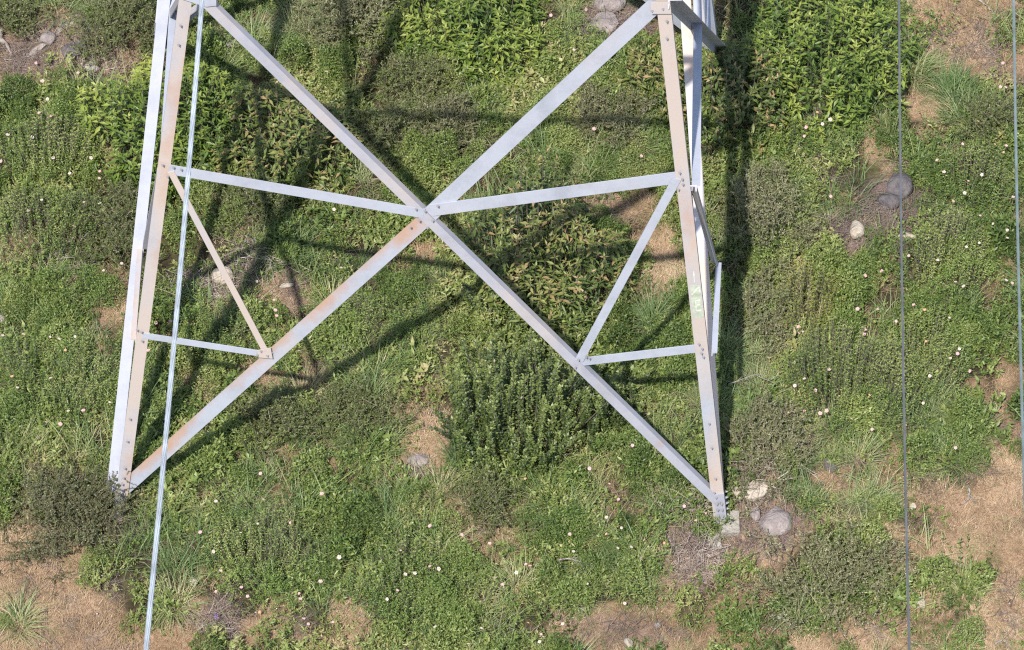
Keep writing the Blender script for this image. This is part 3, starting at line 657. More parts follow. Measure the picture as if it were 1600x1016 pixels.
x, y = candidates(260); dry, lit, gr, n, px, py = fields(x, y)
x, y, k = pick(x, y, np.clip(dry*1.3-.1, 0, 1)*(1-.6*lit)); pt = np.clip(.45+(fbm(x*1.6, y*1.6, 44, 4)-.5)*1.8+rng.normal(0, .12, len(x)), 0, 1)
scatter('dry_grass', 'short straw coloured dry grass on the bare patches', STRAW, P3(x, y), pt, rng.uniform(.5, 1.2, len(x)), tilt=.1)
x, y = candidates(42); dry, lit, gr, n, px, py = fields(x, y)
x, y, k = pick(x, y, np.clip((fbm(x*1.3, y*1.3, 87, 3)-.45)*3, 0.05, .8)*np.where(dry > .85, .3, 1)); pt = rng.uniform(.2, 1, len(x))
scatter('dry_grass', 'thin dead grass stalks mixed into the green', STRAWL, P3(x, y), pt, rng.uniform(.6, 1.1, len(x)), tilt=.2)
x, y = candidates(115); dry, lit, gr, n, px, py = fields(x, y)
x, y, k = pick(x, y, np.clip(dry*1.2-.1, 0, 1)*np.clip((fbm(x*2.1, y*2.1, 15, 3)-.44)*5, 0.08, .9)*(1-lit*.8)*np.where((px < 420) & (py > 780), .25, 1)); pt = np.clip(rng.normal(.4, .2, len(x)), 0, 1)
scatter('seedlings', 'small green seedlings and short grass dotted over the dry turf', SEED, P3(x, y), pt, rng.uniform(.6, 1.4, len(x)), tilt=.1)
x, y = candidates(42); dry, lit, gr, n, px, py = fields(x, y)
x, y, k = pick(x, y, np.clip(lit*1.4+.05+.25*(fbm(x*1.7, y*1.7, 65, 3) > .56), 0, 1)); pt = rng.uniform(0, 1, len(x))
scatter('dead_twigs', 'litter of thin dead twigs on the bare soil', TWIG, P3(x, y), pt, rng.uniform(.6, 1.3, len(x)), tilt=.15)

def chip_proto(name, mat):
    n = 9; B = np.stack([rng.uniform(-.12, .12, n), rng.uniform(-.12, .12, n), rng.uniform(0, .012, n)], -1); V = []; T = []
    oc = np.array([[1, 0, 0], [0, 1, 0], [-1, 0, 0], [0, -1, 0], [0, 0, 1], [0, 0, -1.]]); f = [[0, 1, 4], [1, 2, 4], [2, 3, 4], [3, 0, 4], [1, 0, 5], [2, 1, 5], [3, 2, 5], [0, 3, 5]]
    for i in range(n):
        s_ = rng.uniform(.004, .015); V.append(B[i]+oc*rng.uniform(.5, 1.2, (6, 3))*[s_, s_*.8, s_*.6]); T += [[a+6*i for a in q] for q in f]
    return np_mesh(name, np.concatenate(V), T, mat, {'tint': ('FACE', np.repeat(rng.uniform(0, 1, n), 8))}, link=False)
x, y = candidates(16); dry, lit, gr, n, px, py = fields(x, y)
x, y, k = pick(x, y, np.clip(np.maximum(dry, lit)*1.2-.35, 0, .9))
scatter('pebbles', 'small pebbles and clods scattered on the bare ground', [chip_proto('pebble', MG['twig']) for _ in range(4)], P3(x, y), rng.uniform(.2, 1, len(x)), rng.uniform(.5, 1.5, len(x)), tilt=.1)

# ------------------------------------------------------------------ shrubs, each a thing of its own
def inside(n, rx, ry, seed, edge=.35, pw=.5):
    """points in a ragged ellipse; returns x, y and the relative distance from the centre"""
    a = rng.uniform(0, 2*PI, n); r = rng.uniform(0, 1, n)**pw
    lim = 1 + edge*(vnoise(np.cos(a)*2.2+seed*3.1+9, np.sin(a)*2.2+seed*1.7+9, seed)-.5)*2
    return np.cos(a)*r*rx*lim, np.sin(a)*r*ry*lim, r
def shrub_root(name, label, px, py, cat='shrub', group=None, z=.1):
    c = at(px, py, z); g = float(height(c[0], c[1])); e = empty(name, (c[0], c[1], g)); tag(e, label, cat, group); return e
def ztop(x, y, r, H, seed):
    return H*np.sqrt(np.clip(1-r**2.4, .06, 1))*(.40+1.15*fbm(x*2.4+seed, y*2.1+seed*2, seed, 3))
def broad_bush(label, px, py, rx, ry, H, mat, seed, dens=125, leaf=(.065, .11), red=0.0, group='leafy green bushes around the pylon', light=0.0):
    e = shrub_root('leafy_bush', label, px, py, group=group)
    n = int(dens*PI*rx*ry); x, y, r = inside(n, rx, ry, seed); zt = ztop(x, y, r, H*1.5, seed)
    tip_t = rng.normal(.46+light, .13, n) + .9*(fbm(x*2.2, y*2.2, seed+3, 3)-.5)
    lean = np.stack([x/rx, y/ry], -1)*.18*zt[:, None]+rng.normal(0, .03, (n, 2))
    parts = []; B = []; D = []; L_ = []; Tn = []
    whorls = 6
    for w in range(whorls):
        f = 1-w*.115-rng.uniform(0, .03, n); k = 2 if w else 4
        for j in range(k):
            az = rng.uniform(0, 2*PI, n) if j == 0 else az+2*PI/k+rng.normal(0, .3, n)
            up = .75 if w == 0 else .22-.10*w
            B.append(np.stack([x+lean[:, 0]*f, y+lean[:, 1]*f, zt*f], -1)); D.append(np.stack([np.cos(az), np.sin(az), np.full(n, up)+rng.normal(0, .2, n)], -1))
            L_.append(rng.uniform(*leaf, n)*(.62 if w == 0 else 1)); 
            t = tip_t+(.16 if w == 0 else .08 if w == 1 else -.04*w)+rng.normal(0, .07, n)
            if red: t = np.where(rng.random(n) < red*(1 if w < 3 else .35), rng.uniform(.85, 1.15, n), np.minimum(t, .78))
            Tn.append(t)
    B = np.concatenate(B); D = np.concatenate(D); L_ = np.concatenate(L_); N = len(B)
    V, T = leaves(B, D, np.array([0, 0, 1.])+rng.normal(0, .25, (N, 3)), L_, L_*rng.uniform(.3, .42, N), fold=.16, droop=.28)
    np_fol = np_mesh('foliage', V, T, mat, {'tint': ('FACE', np.clip(rep(np.concatenate(Tn), 2), 0, 1))}, parent=e)
    P0 = np.stack([x*.9, y*.9, 0*x-.03], -1); P1 = np.stack([x+lean[:, 0], y+lean[:, 1], zt], -1)
    V, T, k = sticks(P0, P1, .004, .0018); np_mesh('stems', V, T, MG['wood'], {'tint': ('FACE', rep(rng.uniform(.1, .6, n), k))}, parent=e)
    return e
def heath_bush(label, px, py, rx, ry, H, mat, seed, nb=60, dens=1.0, leaf=(.007, .015), group='twiggy heath shrubs', tint=.45, wood=.5, sprawl=1.0, name='heath_shrub'):
    e = shrub_root(name, label, px, py, group=group)
    nb = int(nb*dens); S0 = []; S1 = []; R0_ = []; B = []; D = []; Tn = []
    for i in range(nb):
        a = rng.uniform(0, 2*PI); r = rng.uniform(0, 1)**.6*(1+.55*rng.random()**4); cx, cy = math.cos(a)*r*rx, math.sin(a)*r*ry
        bx, by = cx*.35+rng.normal(0, .06), cy*.35+rng.normal(0, .06)
        zt = float(ztop(np.array([cx]), np.array([cy]), np.array([min(r, .97)]), H, seed)[0])
        ns = 7; p = np.array([bx, by, 0.0]); q = np.array([cx, cy, zt]); pts = []
        bulge = rng.normal(0, .07, 3)
        for s in np.linspace(0, 1, ns):
            z = zt*(1-(1-s)**1.7); pts.append(np.array([bx+(cx-bx)*s**.9, by+(cy-by)*s**.9, z*1.35])+bulge*math.sin(PI*s)+rng.normal(0, .012, 3))
        pts = np.array(pts); S0.append(pts[:-1]); S1.append(pts[1:]); R0_.append(np.linspace(.0055, .002, ns-1))
        for m in range(11):
            s = rng.uniform(.25, 1); j = min(int(s*(ns-1)), ns-2); b = pts[j]+(pts[j+1]-pts[j])*rng.random()
            dv = unit(np.array([rng.normal(0, 1)+(cx-bx)*.8*sprawl, rng.normal(0, 1)+(cy-by)*.8*sprawl, rng.uniform(.1, 1.1)])); ll = rng.uniform(.07, .2)
            tw = [b]; 
            for q_ in range(3): dv = unit(dv+rng.normal(0, .25, 3)+np.array([0, 0, .1])); tw.append(tw[-1]+dv*ll/3)
            tw = np.array(tw); S0.append(tw[:-1]); S1.append(tw[1:]); R0_.append(np.array([.0022, .0018, .0013]))
            k = 26; u = rng.uniform(.15, 1, k)*3; jj = np.minimum(u.astype(int), 2); pp = tw[jj]+(tw[jj+1]-tw[jj])*(u-jj)[:, None]
            B.append(pp); D.append(unit(tw[jj+1]-tw[jj])*.5+unit(rng.normal(0, 1, (k, 3)))*.8); Tn.append(rng.normal(tint, .16)+rng.normal(0, .1, k))
    S0 = np.concatenate(S0); S1 = np.concatenate(S1); rr = np.concatenate(R0_)
    V, T, k = sticks(S0, S1, rr, rr*.8)
    np_mesh('branches', V, T, MG['heath_wood'], {'tint': ('FACE', np.clip(rep(rng.normal(wood-.05, .28, len(S0)), k), 0, 1))}, parent=e)
    B = np.concatenate(B); D = np.concatenate(D); N = len(B); L_ = rng.uniform(*leaf, N)*1.55
    V, T = leaves(B, D, rng.normal(0, 1, (N, 3))+[0, 0, .8], L_, L_*.46, fold=.05)
    np_mesh('foliage', V, T, mat, {'tint': ('FACE', np.clip(rep(np.concatenate(Tn), 2), 0, 1))}, parent=e)
    return e
def spire_bush(label, px, py, rx, ry, H, seed, n=70):
    e = shrub_root('spire_shrub', label, px, py)
    x, y, r = inside(n, rx, ry, seed, .25, .6); zt = H*(.5+.5*(1-r**2))*rng.uniform(.6, 1.1, n)
    lx, ly = x*.12+rng.normal(0, .11, n), y*.2+rng.normal(0, .10, n)
    B = []; D = []; Tn = []
    for i in range(n):
        k = int(150*zt[i]/H)+30; t = rng.uniform(.12, 1, k); a = np.arange(k)*2.4; base = np.stack([x[i]+lx[i]*t, y[i]+ly[i]*t, zt[i]*t], -1)
        rad = rng.uniform(.012, .034)*(1.2-t); o_ = np.stack([np.cos(a), np.sin(a), np.full(k, .55)], -1)
        B.append(base+o_*rad[:, None]*[1, 1, 0]); D.append(o_+rng.normal(0, .2, (k, 3))); Tn.append(rng.normal(.48, .2)+.3*(t > .85)+rng.normal(0, .18, k))
    B = np.concatenate(B); D = np.concatenate(D); N = len(B); L_ = rng.uniform(.018, .042, N)
    V, T = leaves(B, D, np.array([0, 0, 1.])+rng.normal(0, .3, (N, 3)), L_, L_*.6, fold=.12)
    np_mesh('foliage', V, T, MG['spire'], {'tint': ('FACE', np.clip(rep(np.concatenate(Tn), 2), 0, 1))}, parent=e)
    V, T, k = sticks(np.stack([x*.8, y*.8, 0*x-.03], -1), np.stack([x+lx, y+ly, zt], -1), .006, .003)
    np_mesh('stems', V, T, MG['wood'], {'tint': ('FACE', rep(rng.uniform(.1, .4, n), k))}, parent=e)
    return e

def twig_heap(label, px, py, rx, ry, H, n, seed):
    e = shrub_root('twig_heap', label, px, py, 'dead twigs'); a = rng.uniform(0, 2*PI, n); r = np.sqrt(rng.uniform(0, 1, n))
    P = np.stack([np.cos(a)*r*rx, np.sin(a)*r*ry, H*(1-r**2)*rng.uniform(.1, 1, n)+.01], -1); S0 = []; S1 = []; R = []
    d = unit(np.stack([rng.normal(0, 1, n), rng.normal(0, 1, n), rng.normal(.08, .25, n)], -1)); ll = rng.uniform(.05, .14, n); rad = rng.uniform(.0015, .0042, n)
    for k in range(3):
        Q = P+d*ll[:, None]; Q[:, 2] = np.maximum(Q[:, 2], .005); S0.append(P); S1.append(Q); R.append(rad*(1-.25*k)); P = Q; d = unit(d+rng.normal(0, .28, (n, 3))*[1, 1, .5])
    S0 = np.concatenate(S0); V, T, k = sticks(S0, np.concatenate(S1), np.concatenate(R), np.concatenate(R)*.8)
    np_mesh('twigs', V, T, MG['twig_pale'], {'tint': ('FACE', rep(rng.uniform(0, 1, len(S0)), k))}, parent=e)
MG['twig_pale'] = leaf_mat('pale_dead_twigs', [(0, (.12,.085,.07)), (.5, (.30,.235,.20)), (1, (.52,.45,.39))], trans=0, mixn=.1)
twig_heap('heap of pale dead twigs left of the concrete footing', 1078, 862, .34, .30, .12, 420, 1)
twig_heap('tangle of grey dead twigs above the flat pale slab', 1190, 725, .42, .36, .22, 420, 2)
twig_heap('grey dead twigs at the left rim of the large rose thicket', 1225, 640, .34, .30, .25, 260, 3)
twig_heap('dead twigs on the purple soil behind the thin beige strut', 325, 435, .28, .2, .1, 220, 4)
twig_heap('thin dead twigs in the bare hollow at the top left', 155, 85, .3, .22, .08, 160, 5)
twig_heap('dry twigs around the violet flower at the bottom', 340, 955, .26, .18, .06, 140, 6)
twig_heap('bleached twigs under the upper end of the beige strut', 395, 395, .26, .26, .2, 200, 7)
twig_heap('dead brush between the beige strut and the shrub at the left leg', 95, 385, .34, .26, .15, 200, 8)
twig_heap('brown twig litter along the lower right brace end', 1060, 765, .34, .22, .16, 300, 9)
N_, NR = MG['nettle'], MG['nettle_red']
broad_bush('large bright green leafy bush behind the upper left leg', 270, 205, .80, .85, .62, N_, 11, light=.03)
broad_bush('leafy bush with rusty brown shoot tips under the upper left brace', 440, 240, .78, .72, .58, NR, 12, red=.13)
broad_bush('fresh green leafy bush at the top edge between the two braces', 735, 60, .78, .72, .55, N_, 13, light=.02)
broad_bush('big yellow green leafy bush at the top right beside the thin dark cable', 1285, 90, .82, .98, .65, N_, 14, light=.03)
broad_bush('dark green leafy bush just right of the rear right leg', 1160, 155, .55, .75, .5, NR, 15, red=.15, light=-.05)
broad_bush('leafy bush with reddish tips in the lower right triangle of the braces', 850, 430, .8, .8, .85, NR, 16, red=.13, light=-.04)
broad_bush('small leafy bush with orange leaves below the upper right gusset', 1030, 130, .42, .5, .4, NR, 17, red=.15)
spire_bush('dark shrub of upright leafy spires behind the lower right brace', 800, 665, .70, .55, 1.25, 21, n=190)
spire_bush('smaller dark spire shrub under the right horizontal brace', 935, 640, .42, .4, .8, 22, n=60)
spire_bush('dark spire shrub filling the gap left of the reddish leafy bush', 800, 470, .36, .5, .8, 23, n=60)
HG, HH = MG['heath_grey'], MG['heath']
heath_bush('dark olive twiggy shrub at the top left corner', 185, 45, .62, .5, .5, HH, 31, nb=85, tint=.4)
heath_bush('olive grey twiggy shrub at the top edge right of the left leg', 540, 40, .62, .5, .5, HG, 32, nb=85, tint=0.53)
heath_bush('brown twiggy shrub behind the foot of the front left leg', 112, 800, .80, .66, .34, HG, 33, nb=150, tint=.22, wood=.4)
heath_bush('grey green twiggy shrub right of the front right leg', 1200, 360, .48, .85, .5, HG, 34, nb=110, tint=0.55)
heath_bush('bare grey branches spreading behind the rounded boulder', 1195, 690, .42, .62, .32, HG, 35, nb=85, tint=0.48, wood=.75)
heath_bush('wide sprawling olive shrub in front of the rounded boulder', 1300, 905, .85, .60, .38, HG, 36, nb=95, tint=0.58, wood=.45, sprawl=1.6)
heath_bush('dark twiggy shrub between the leg and the rusty leafy bush', 590, 215, .42, .42, .4, HH, 37, nb=60, tint=.3)
heath_bush('grey brown heath shrub under the broad upper brace', 955, 180, .52, .48, .4, HG, 38, nb=80, tint=0.43)
heath_bush('fine grey olive shrub left of the front left leg', 185, 350, .5, .62, .38, HH, 39, nb=85, tint=.35)
heath_bush('small dead looking shrub in the middle of the upper panel', 700, 195, .5, .38, .3, HG, 40, nb=70, tint=.45)
heath_bush('mossy low shrub left of the bare patch under the crossing', 430, 655, .55, .42, .32, HH, 41, nb=75, tint=.4)
heath_bush('low heath shrub on the right side under the grey green cable', 1540, 200, .4, .4, .3, HH, 42, nb=55, tint=.45)
broad_bush('rounded yellow green bush with tiny leaves right of the pylon', 1262, 492, .34, .40, .42, MG['yellow'], 51, dens=420, leaf=(.02, .038), group=None)

heath_bush('bushy olive shrub at the left edge of the upper panel', 660, 130, .5, .36, .36, HH, 43, nb=70, tint=.5)
heath_bush('brown twiggy shrub between the two left leg shadows', 395, 330, .42, .45, .34, HH, 44, nb=60, tint=.32)
heath_bush('dark olive shrub at the top edge left of the left leg foot', 20, 20, .4, .36, .35, HH, 45, nb=45, tint=.45)
heath_bush('grey olive brush along the right side of the leg shadow', 1190, 500, .30, .62, .38, HG, 46, nb=60, tint=.5)
heath_bush('small brown shrub near the middle of the lower edge', 760, 790, .42, .34, .28, HH, 47, nb=50, tint=.4)
heath_bush('thin olive shrub below the crossing of the braces', 560, 640, .46, .38, .3, HH, 48, nb=60, tint=.42)
broad_bush('low bright green herbs at the foot of the big yellow green bush', 1240, 215, .36, .3, .25, N_, 52, dens=200, leaf=(.03, .055), group=None, light=.02)

for lb, px, py, rx, ry, H, sd, lt in (('tall leafy rose mound on the right, widest of the small leaved mounds', 1335, 600, .85, .55, .36, 61, .06), ('small leaved mound at the left edge below the upper left corner', 70, 235, .6, .5, .34, 62, .02),
        ('small leaved mound at the left edge level with the upper braces', 60, 340, .55, .5, .34, 63, 0), ('small leaved mound at the lower left edge', 95, 590, .62, .5, .32, 64, .02),
        ('small leaved green mound under the crossing of the braces', 560, 500, .6, .38, .28, 65, -.02), ('small leaved mound below the foot of the rusty brace', 420, 850, .6, .45, .3, 66, .02),
        ('small leaved mound at the bottom, right of the narrow bare strip', 660, 920, .7, .5, .3, 67, 0), ('small leaved mound between the two cables on the right', 1480, 400, .55, .6, .32, 68, .02),
        ('small leaved mound in the left triangle of the pylon', 340, 510, .42, .45, .28, 69, 0), ('small leaved mound near the right cable in the upper right', 1530, 270, .4, .4, .3, 70, -.02),
        ('small leaved mound right of the thin dark cable above the dry turf', 1445, 560, .45, .5, .3, 71, .02)):
    broad_bush(lb, px, py, rx, ry, H, MG["rose"], sd, dens=430, leaf=(.018, .034), group="small leaved leafy mounds", light=lt+.07)

# ------------------------------------------------------------------ low rose thickets with their open flowers
THK = [('low rose thicket in the upper left corner below the pale log', 95, 215, .70, .66), ('rose thicket halfway up the left edge', 60, 330, .62, .5),
       ('sparse rose thicket at the lower left edge left of the white brace', 80, 575, .72, .66), ('rose thicket left of the dry grass tuft', 110, 450, .5, .3),
       ('large flowering rose thicket on the right between pylon and thin cable', 1330, 590, .85, .62), ('rose thicket on the far right between the two cables', 1490, 440, .66, .85),
       ('rose thicket in the upper right below the straw patch', 1510, 265, .56, .5), ('small rose thicket below the big yellow green bush', 1275, 210, .42, .34),
       ('rose thicket at the bottom left of the centre', 420, 890, .85, .62), ('rose thicket at the bottom edge below the bare patch', 680, 920, .92, .62),
       ('grassy rose thicket left of the concrete footing', 900, 840, .82, .52), ('narrow rose thicket touching the concrete footing', 1070, 812, .42, .2),
       ('rose thicket in the left triangle of the pylon', 320, 500, .5, .6), ('rose thicket under the crossing of the braces', 600, 520, .85, .62), ('rose thicket at the lower right brace', 960, 710, .5, .34),
       ('rose thicket above the crossing of the braces', 900, 60, .42, .42)]
def petal_flower(mat, s=1.0, open_=.35):
    V = []; F = []; mi = []
    for k in range(5):
        a = 2*PI*k/5; d = np.array([math.cos(a), math.sin(a), 0]); q = np.array([-math.sin(a), math.cos(a), 0]); up = np.array([0, 0, 1.])
        i = len(V); r = .0185*s
        V += [up*.002, d*r*.6+q*r*.42+up*r*open_*.5, d*r*1.0+q*r*.36+up*r*open_, d*r*.92+up*r*open_*.8, d*r*1.0-q*r*.36+up*r*open_, d*r*.6-q*r*.42+up*r*open_*.5]
        F += [[i, i+1, i+2, i+3], [i, i+3, i+4, i+5]]; mi += [0, 0]
    i = len(V); V += [np.array([math.cos(2*PI*k/6)*.007*s, math.sin(2*PI*k/6)*.007*s, .008]) for k in range(6)]+[np.array([0, 0, .013])]
    F += [[i+k, i+(k+1) % 6, i+6] for k in range(6)]; mi += [1]*6
    me = bpy.data.meshes.new('flower'); me.from_pydata([tuple(v) for v in V], [], F); me.materials.append(mat); me.materials.append(MG['pollen'])
    me.polygons.foreach_set('material_index', mi); return me
FLM = [petal_flower(MG['petal'], 1.0), petal_flower(MG['petal_white'], .9, .45), petal_flower(MG['petal_pink'], .95, .5), petal_flower(MG['petal'], .85, .7), petal_flower(MG['petal_old'], .8, .6), petal_flower(MG['petal_white'], 1.05, .25)]
roots = []
for i, (lb, px, py, rx, ry) in enumerate(THK):
    e = shrub_root('rose_thicket', lb, px, py, 'rose', 'low wild rose thickets'); seed = 70+i
    n = int(1500*PI*rx*ry); x, y, r = inside(n, rx, ry, seed, .45); gx, gy = x+e.location[0], y+e.location[1]
    zt = .40*np.sqrt(np.clip(1-r**3, .03, 1))*np.clip(-.55+2.6*fbm(gx*3.4, gy*3.4, 19, 2), .1, 1.2); 
    dry, lit, gr, nn, _, _ = fields(gx, gy); keep = (fbm(gx*3.4, gy*3.4, 19, 2) > .40) & (dry < .7) & (r < rng.uniform(.55, 1.2, n)); x, y, zt, r = x[keep], y[keep], zt[keep], r[keep]; n = len(x)
    zz = zt*rng.uniform(.35, 1, n)**.5 + height(x+e.location[0], y+e.location[1])-e.location[2]; az = rng.uniform(0, 2*PI, n)
    tv = .44+.5*(fbm(x*4, y*4, seed, 3)-.5)
    B = []; D = []; Tn = []
    for j in range(5):
        B.append(np.stack([x, y, zz], -1)+rng.normal(0, .012, (n, 3))); a = az+(j-2)*.9; D.append(np.stack([np.cos(a), np.sin(a), rng.uniform(-.2, .7, n)], -1)); Tn.append(tv+rng.normal(0, .12, n))
    B = np.concatenate(B); D = np.concatenate(D); N = len(B); L_ = rng.uniform(.011, .023, N)
    V, T = leaves(B, D, np.array([0, 0, 1.])+rng.normal(0, .6, (N, 3)), L_, L_*.5, fold=.1)
    o = np_mesh('foliage', V, T, MG['rose'], {'tint': ('FACE', np.clip(rep(np.concatenate(Tn), 2), 0, 1))}, parent=e)
    roots.append((e, px, py))
FLW = [(56,99),(128,100),(122,114),(66,127),(74,155),(61,177),(80,182),(12,211),(50,215),(81,214),(51,227),(83,247),(142,247),(2,252),(510,112),(861,24),(915,15),(897,78),(928,202),(1002,244),
(1277,176),(1297,187),(1285,194),(1260,199),(1257,213),(1563,136),(1571,137),(1567,99),(1528,190),(1554,226),(1572,228),(1568,238),(1504,225),(1465,251),
(109,271),(156,268),(155,279),(65,313),(44,330),(131,317),(156,318),(115,354),(190,412),(162,423),(299,469),(266,503),(243,505),(397,376),(522,327),(533,419),(428,470),(430,485),(432,494),(401,440),
(1298,307),(1475,269),(1534,273),(1513,284),(1507,302),(1489,315),(1583,309),(1465,407),(1493,441),(1506,448),(1420,400),(1378,423),(1351,431),(1377,425),(1428,477),(1371,484),(1400,502),(1445,485),(1530,380),(1510,386),(1574,372),(1572,438),(1581,443),(1340,483),(1483,497),(1574,360),(1552,350),(1531,338),
(4,525),(36,523),(78,527),(92,530),(102,547),(117,526),(79,591),(19,589),(27,606),(130,642),(107,643),(94,663),(72,660),(171,629),(232,548),(468,549),(655,590),(407,740),
(988,696),(883,712),(921,732),(821,749),(952,757),(1248,511),(1255,519),(1248,521),(1350,523),(1352,516),(1447,534),(1499,545),(1496,553),(1485,560),(1516,580),(1453,588),(1295,578),(1309,587),(1242,603),(1257,592),(1274,610),(1358,618),(1281,646),(1257,643),(1232,646),(1292,642),(1330,655),(1363,671),(1443,630),(1493,700),
(337,784),(313,832),(376,833),(333,862),(344,893),(377,918),(338,925),(387,932),(403,819),(411,781),(454,817),(503,772),(530,871),(501,909),(468,928),(469,937),(474,968),(482,975),(520,973),(406,957),(672,822),(625,861),(633,898),(648,896),(721,836),(765,850),(621,923),(605,936),(774,903),(785,914),(680,980),(752,982),(732,1007),(672,885),(685,889),
(966,780),(890,835),(948,809),(971,825),(948,835),(896,862),(965,857),(986,855),(1001,872),(822,883),(828,885),(807,895),(918,913),(825,974),(845,991),(843,1003),(879,975),(976,943),(1087,814),(1065,801),(1069,791),(1102,803),(1038,848)]
for px, py in FLW:
    e = min(roots, key=lambda r: (r[1]-px)**2+(r[2]-py)**2)[0]
    dryf = fields(*[np.array([v]) for v in at(px, py, .15)[:2]])[0][0]; z = .10 if dryf > .6 else .38+rng.uniform(-.03, .06)
    g = at(px, py, z); g = at(px, py, z+height(g[0], g[1])+.03); pinkish = rng.random()
    me = FLM[int(rng.choice([0, 1, 2, 3, 4, 5], p=[.3, .22, .1, .14, .1, .14]))]
    o = bpy.data.objects.new('flower', me); col.objects.link(o); o.parent = e; o.location = tuple(g-np.array(e.location))
    o.rotation_euler = (rng.normal(.25, .25), rng.normal(0, .25), rng.uniform(0, 6.28)); s = rng.uniform(.8, 1.2); o.scale = (s, s, s)

# ------------------------------------------------------------------ stones, dead wood
def rock(name, label, px, py, sx, sy, sz, mat, seed, rz=0, sink=.3, cat='stone', flat=0.0, group=None, facet=.22):
    bm = bmesh.new(); bmesh.ops.create_icosphere(bm, subdivisions=4, radius=1)
    rr = np.random.default_rng(seed); pl = unit(rr.normal(0, 1, (9, 3))); dd = rr.uniform(.62, .95, 9)
    for v in bm.verts:
        c = np.array(v.co); 
        for q, d in zip(pl, dd):
            t = c@q
            if t > d: c = c-q*(t-d)*.85
        nz = float(fbm(np.array([c[0]*1.7+seed+c[2]]), np.array([c[1]*1.7+seed-c[2]]), seed, 4)[0])-.5
        c = c*(1+facet*nz*1.6)
        if flat and c[2] > flat: c[2] = flat+(c[2]-flat)*.15
        v.co = c*[sx, sy, sz]
    me = bpy.data.meshes.new(name); bm.to_mesh(me); bm.free(); me.materials.append(mat); me.shade_smooth()
    o = bpy.data.objects.new(name, me); col.objects.link(o); g = at(px, py, 0); z = float(height(g[0], g[1])); g = at(px, py, z+sz*(1-sink*2)*.5)
    o.location = (g[0], g[1], z+sz*(1-2*sink)+.02); o.rotation_euler = (rr.normal(0, .08), rr.normal(0, .08), rz); tag(o, label, cat, group); return o
SP, SK, SG = MG['stone_pale'], MG['stone_pink'], MG['stone_grey']
rock('slab', 'flat pale slab of stone lying right of the front right leg', 1168, 769, .19, .13, .10, SP, 1, -.05, .12, flat=.3)
rock('boulder', 'rounded pinkish boulder, the largest right of the concrete footing', 1209, 818, .17, .18, .12, SK, 2, .3, .42)
rock('stone', 'small pink stone between the footing and the rounded boulder', 1180, 807, .065, .075, .07, SK, 3, 0, .3)
rock('stone', 'pale round stone above the dense rose thicket left of the thin dark cable', 1338, 364, .082, .11, .08, SP, 4, 0, .25)
rock('boulder', 'dark grey boulder behind the thin dark cable', 1402, 297, .15, .15, .13, SG, 5, .6, .25)
rock('boulder', 'lower grey lobe of rock leaning against the dark boulder', 1388, 318, .13, .10, .10, SG, 6, .1, .3)
rock('stone', 'low pale stone half buried right of the thin dark cable', 1415, 373, .11, .05, .05, SP, 7, 0, .4)
rock('stone', 'single white stone in the dry turf at the lower right', 1437, 946, .052, .07, .055, MG['stone_pale'], 8, .3, .2)
rock('stone', 'small white stone just right of the cable at the turf edge', 1426, 794, .035, .04, .035, SP, 9, 0, .2)
rock('stone', 'tiny pale stone beside the cable above the single white stone', 1422, 923, .025, .035, .03, SP, 10, 0, .2)
rock('stone', 'pale stone at the bottom edge of the middle bare patch', 981, 1008, .05, .06, .05, SP, 11, .4, .2)
rock('stone', 'small pale stone at the left of the bare patch at the bottom', 906, 956, .045, .035, .04, SP, 12, 0, .2)
rock('stone', 'pink stone in the middle of the bare patch at the bottom', 1028, 979, .035, .03, .03, SK, 13, 0, .2)
rock('stone', 'upper one of the two pinkish stones at the top edge', 950, 8, .19, .13, .13, SK, 14, .1, .25)
rock('stone', 'lower one of the two pinkish stones at the top edge', 945, 38, .19, .14, .08, SK, 15, -.2, .42)
rock('stone', 'pale stone behind the thin beige strut', 348, 434, .11, .10, .09, SP, 16, .1, .3)
rock('stone', 'long pinkish rock at the top left below the dead log', 74, 64, .10, .08, .08, SK, 17, .5, .3)
rock('stone', 'grey purple rock beside the bare twiggy hollow at the top left', 120, 82, .16, .12, .08, SG, 18, .3, .35)
rock('stone', 'pale lichen covered stone on the edge of the bright green bush', 143, 110, .10, .07, .07, MG['concrete'], 19, .1, .3)
rock('stone', 'stone at the left edge in the middle of the picture', 3, 500, .06, .08, .06, SK, 20, 0, .3)
rock('stone', 'pinkish stone in the small bare patch under the crossing', 652, 722, .11, .09, .05, SK, 21, 0, .4)
rock('stone', 'white stone at the edge of the dry turf near the bottom left cable', 302, 912, .05, .045, .04, SP, 22, .2, .2)
rock('stone', 'small pale stone left of the lower diagonal rust streak', 448, 449, .07, .03, .035, SP, 23, .2, .3)
rock('stone', 'pink mound of stone behind the top of the left cable', 350, 78, .15, .09, .07, SK, 24, .2, .4)
rock('stone', 'low pale stone in the bare strip below the large rose thicket', 1370, 692, .09, .06, .04, SP, 25, .2, .35)
rock('stone', 'grey stone in the grass right of the boulder', 1296, 730, .07, .08, .05, SG, 26, .2, .35)

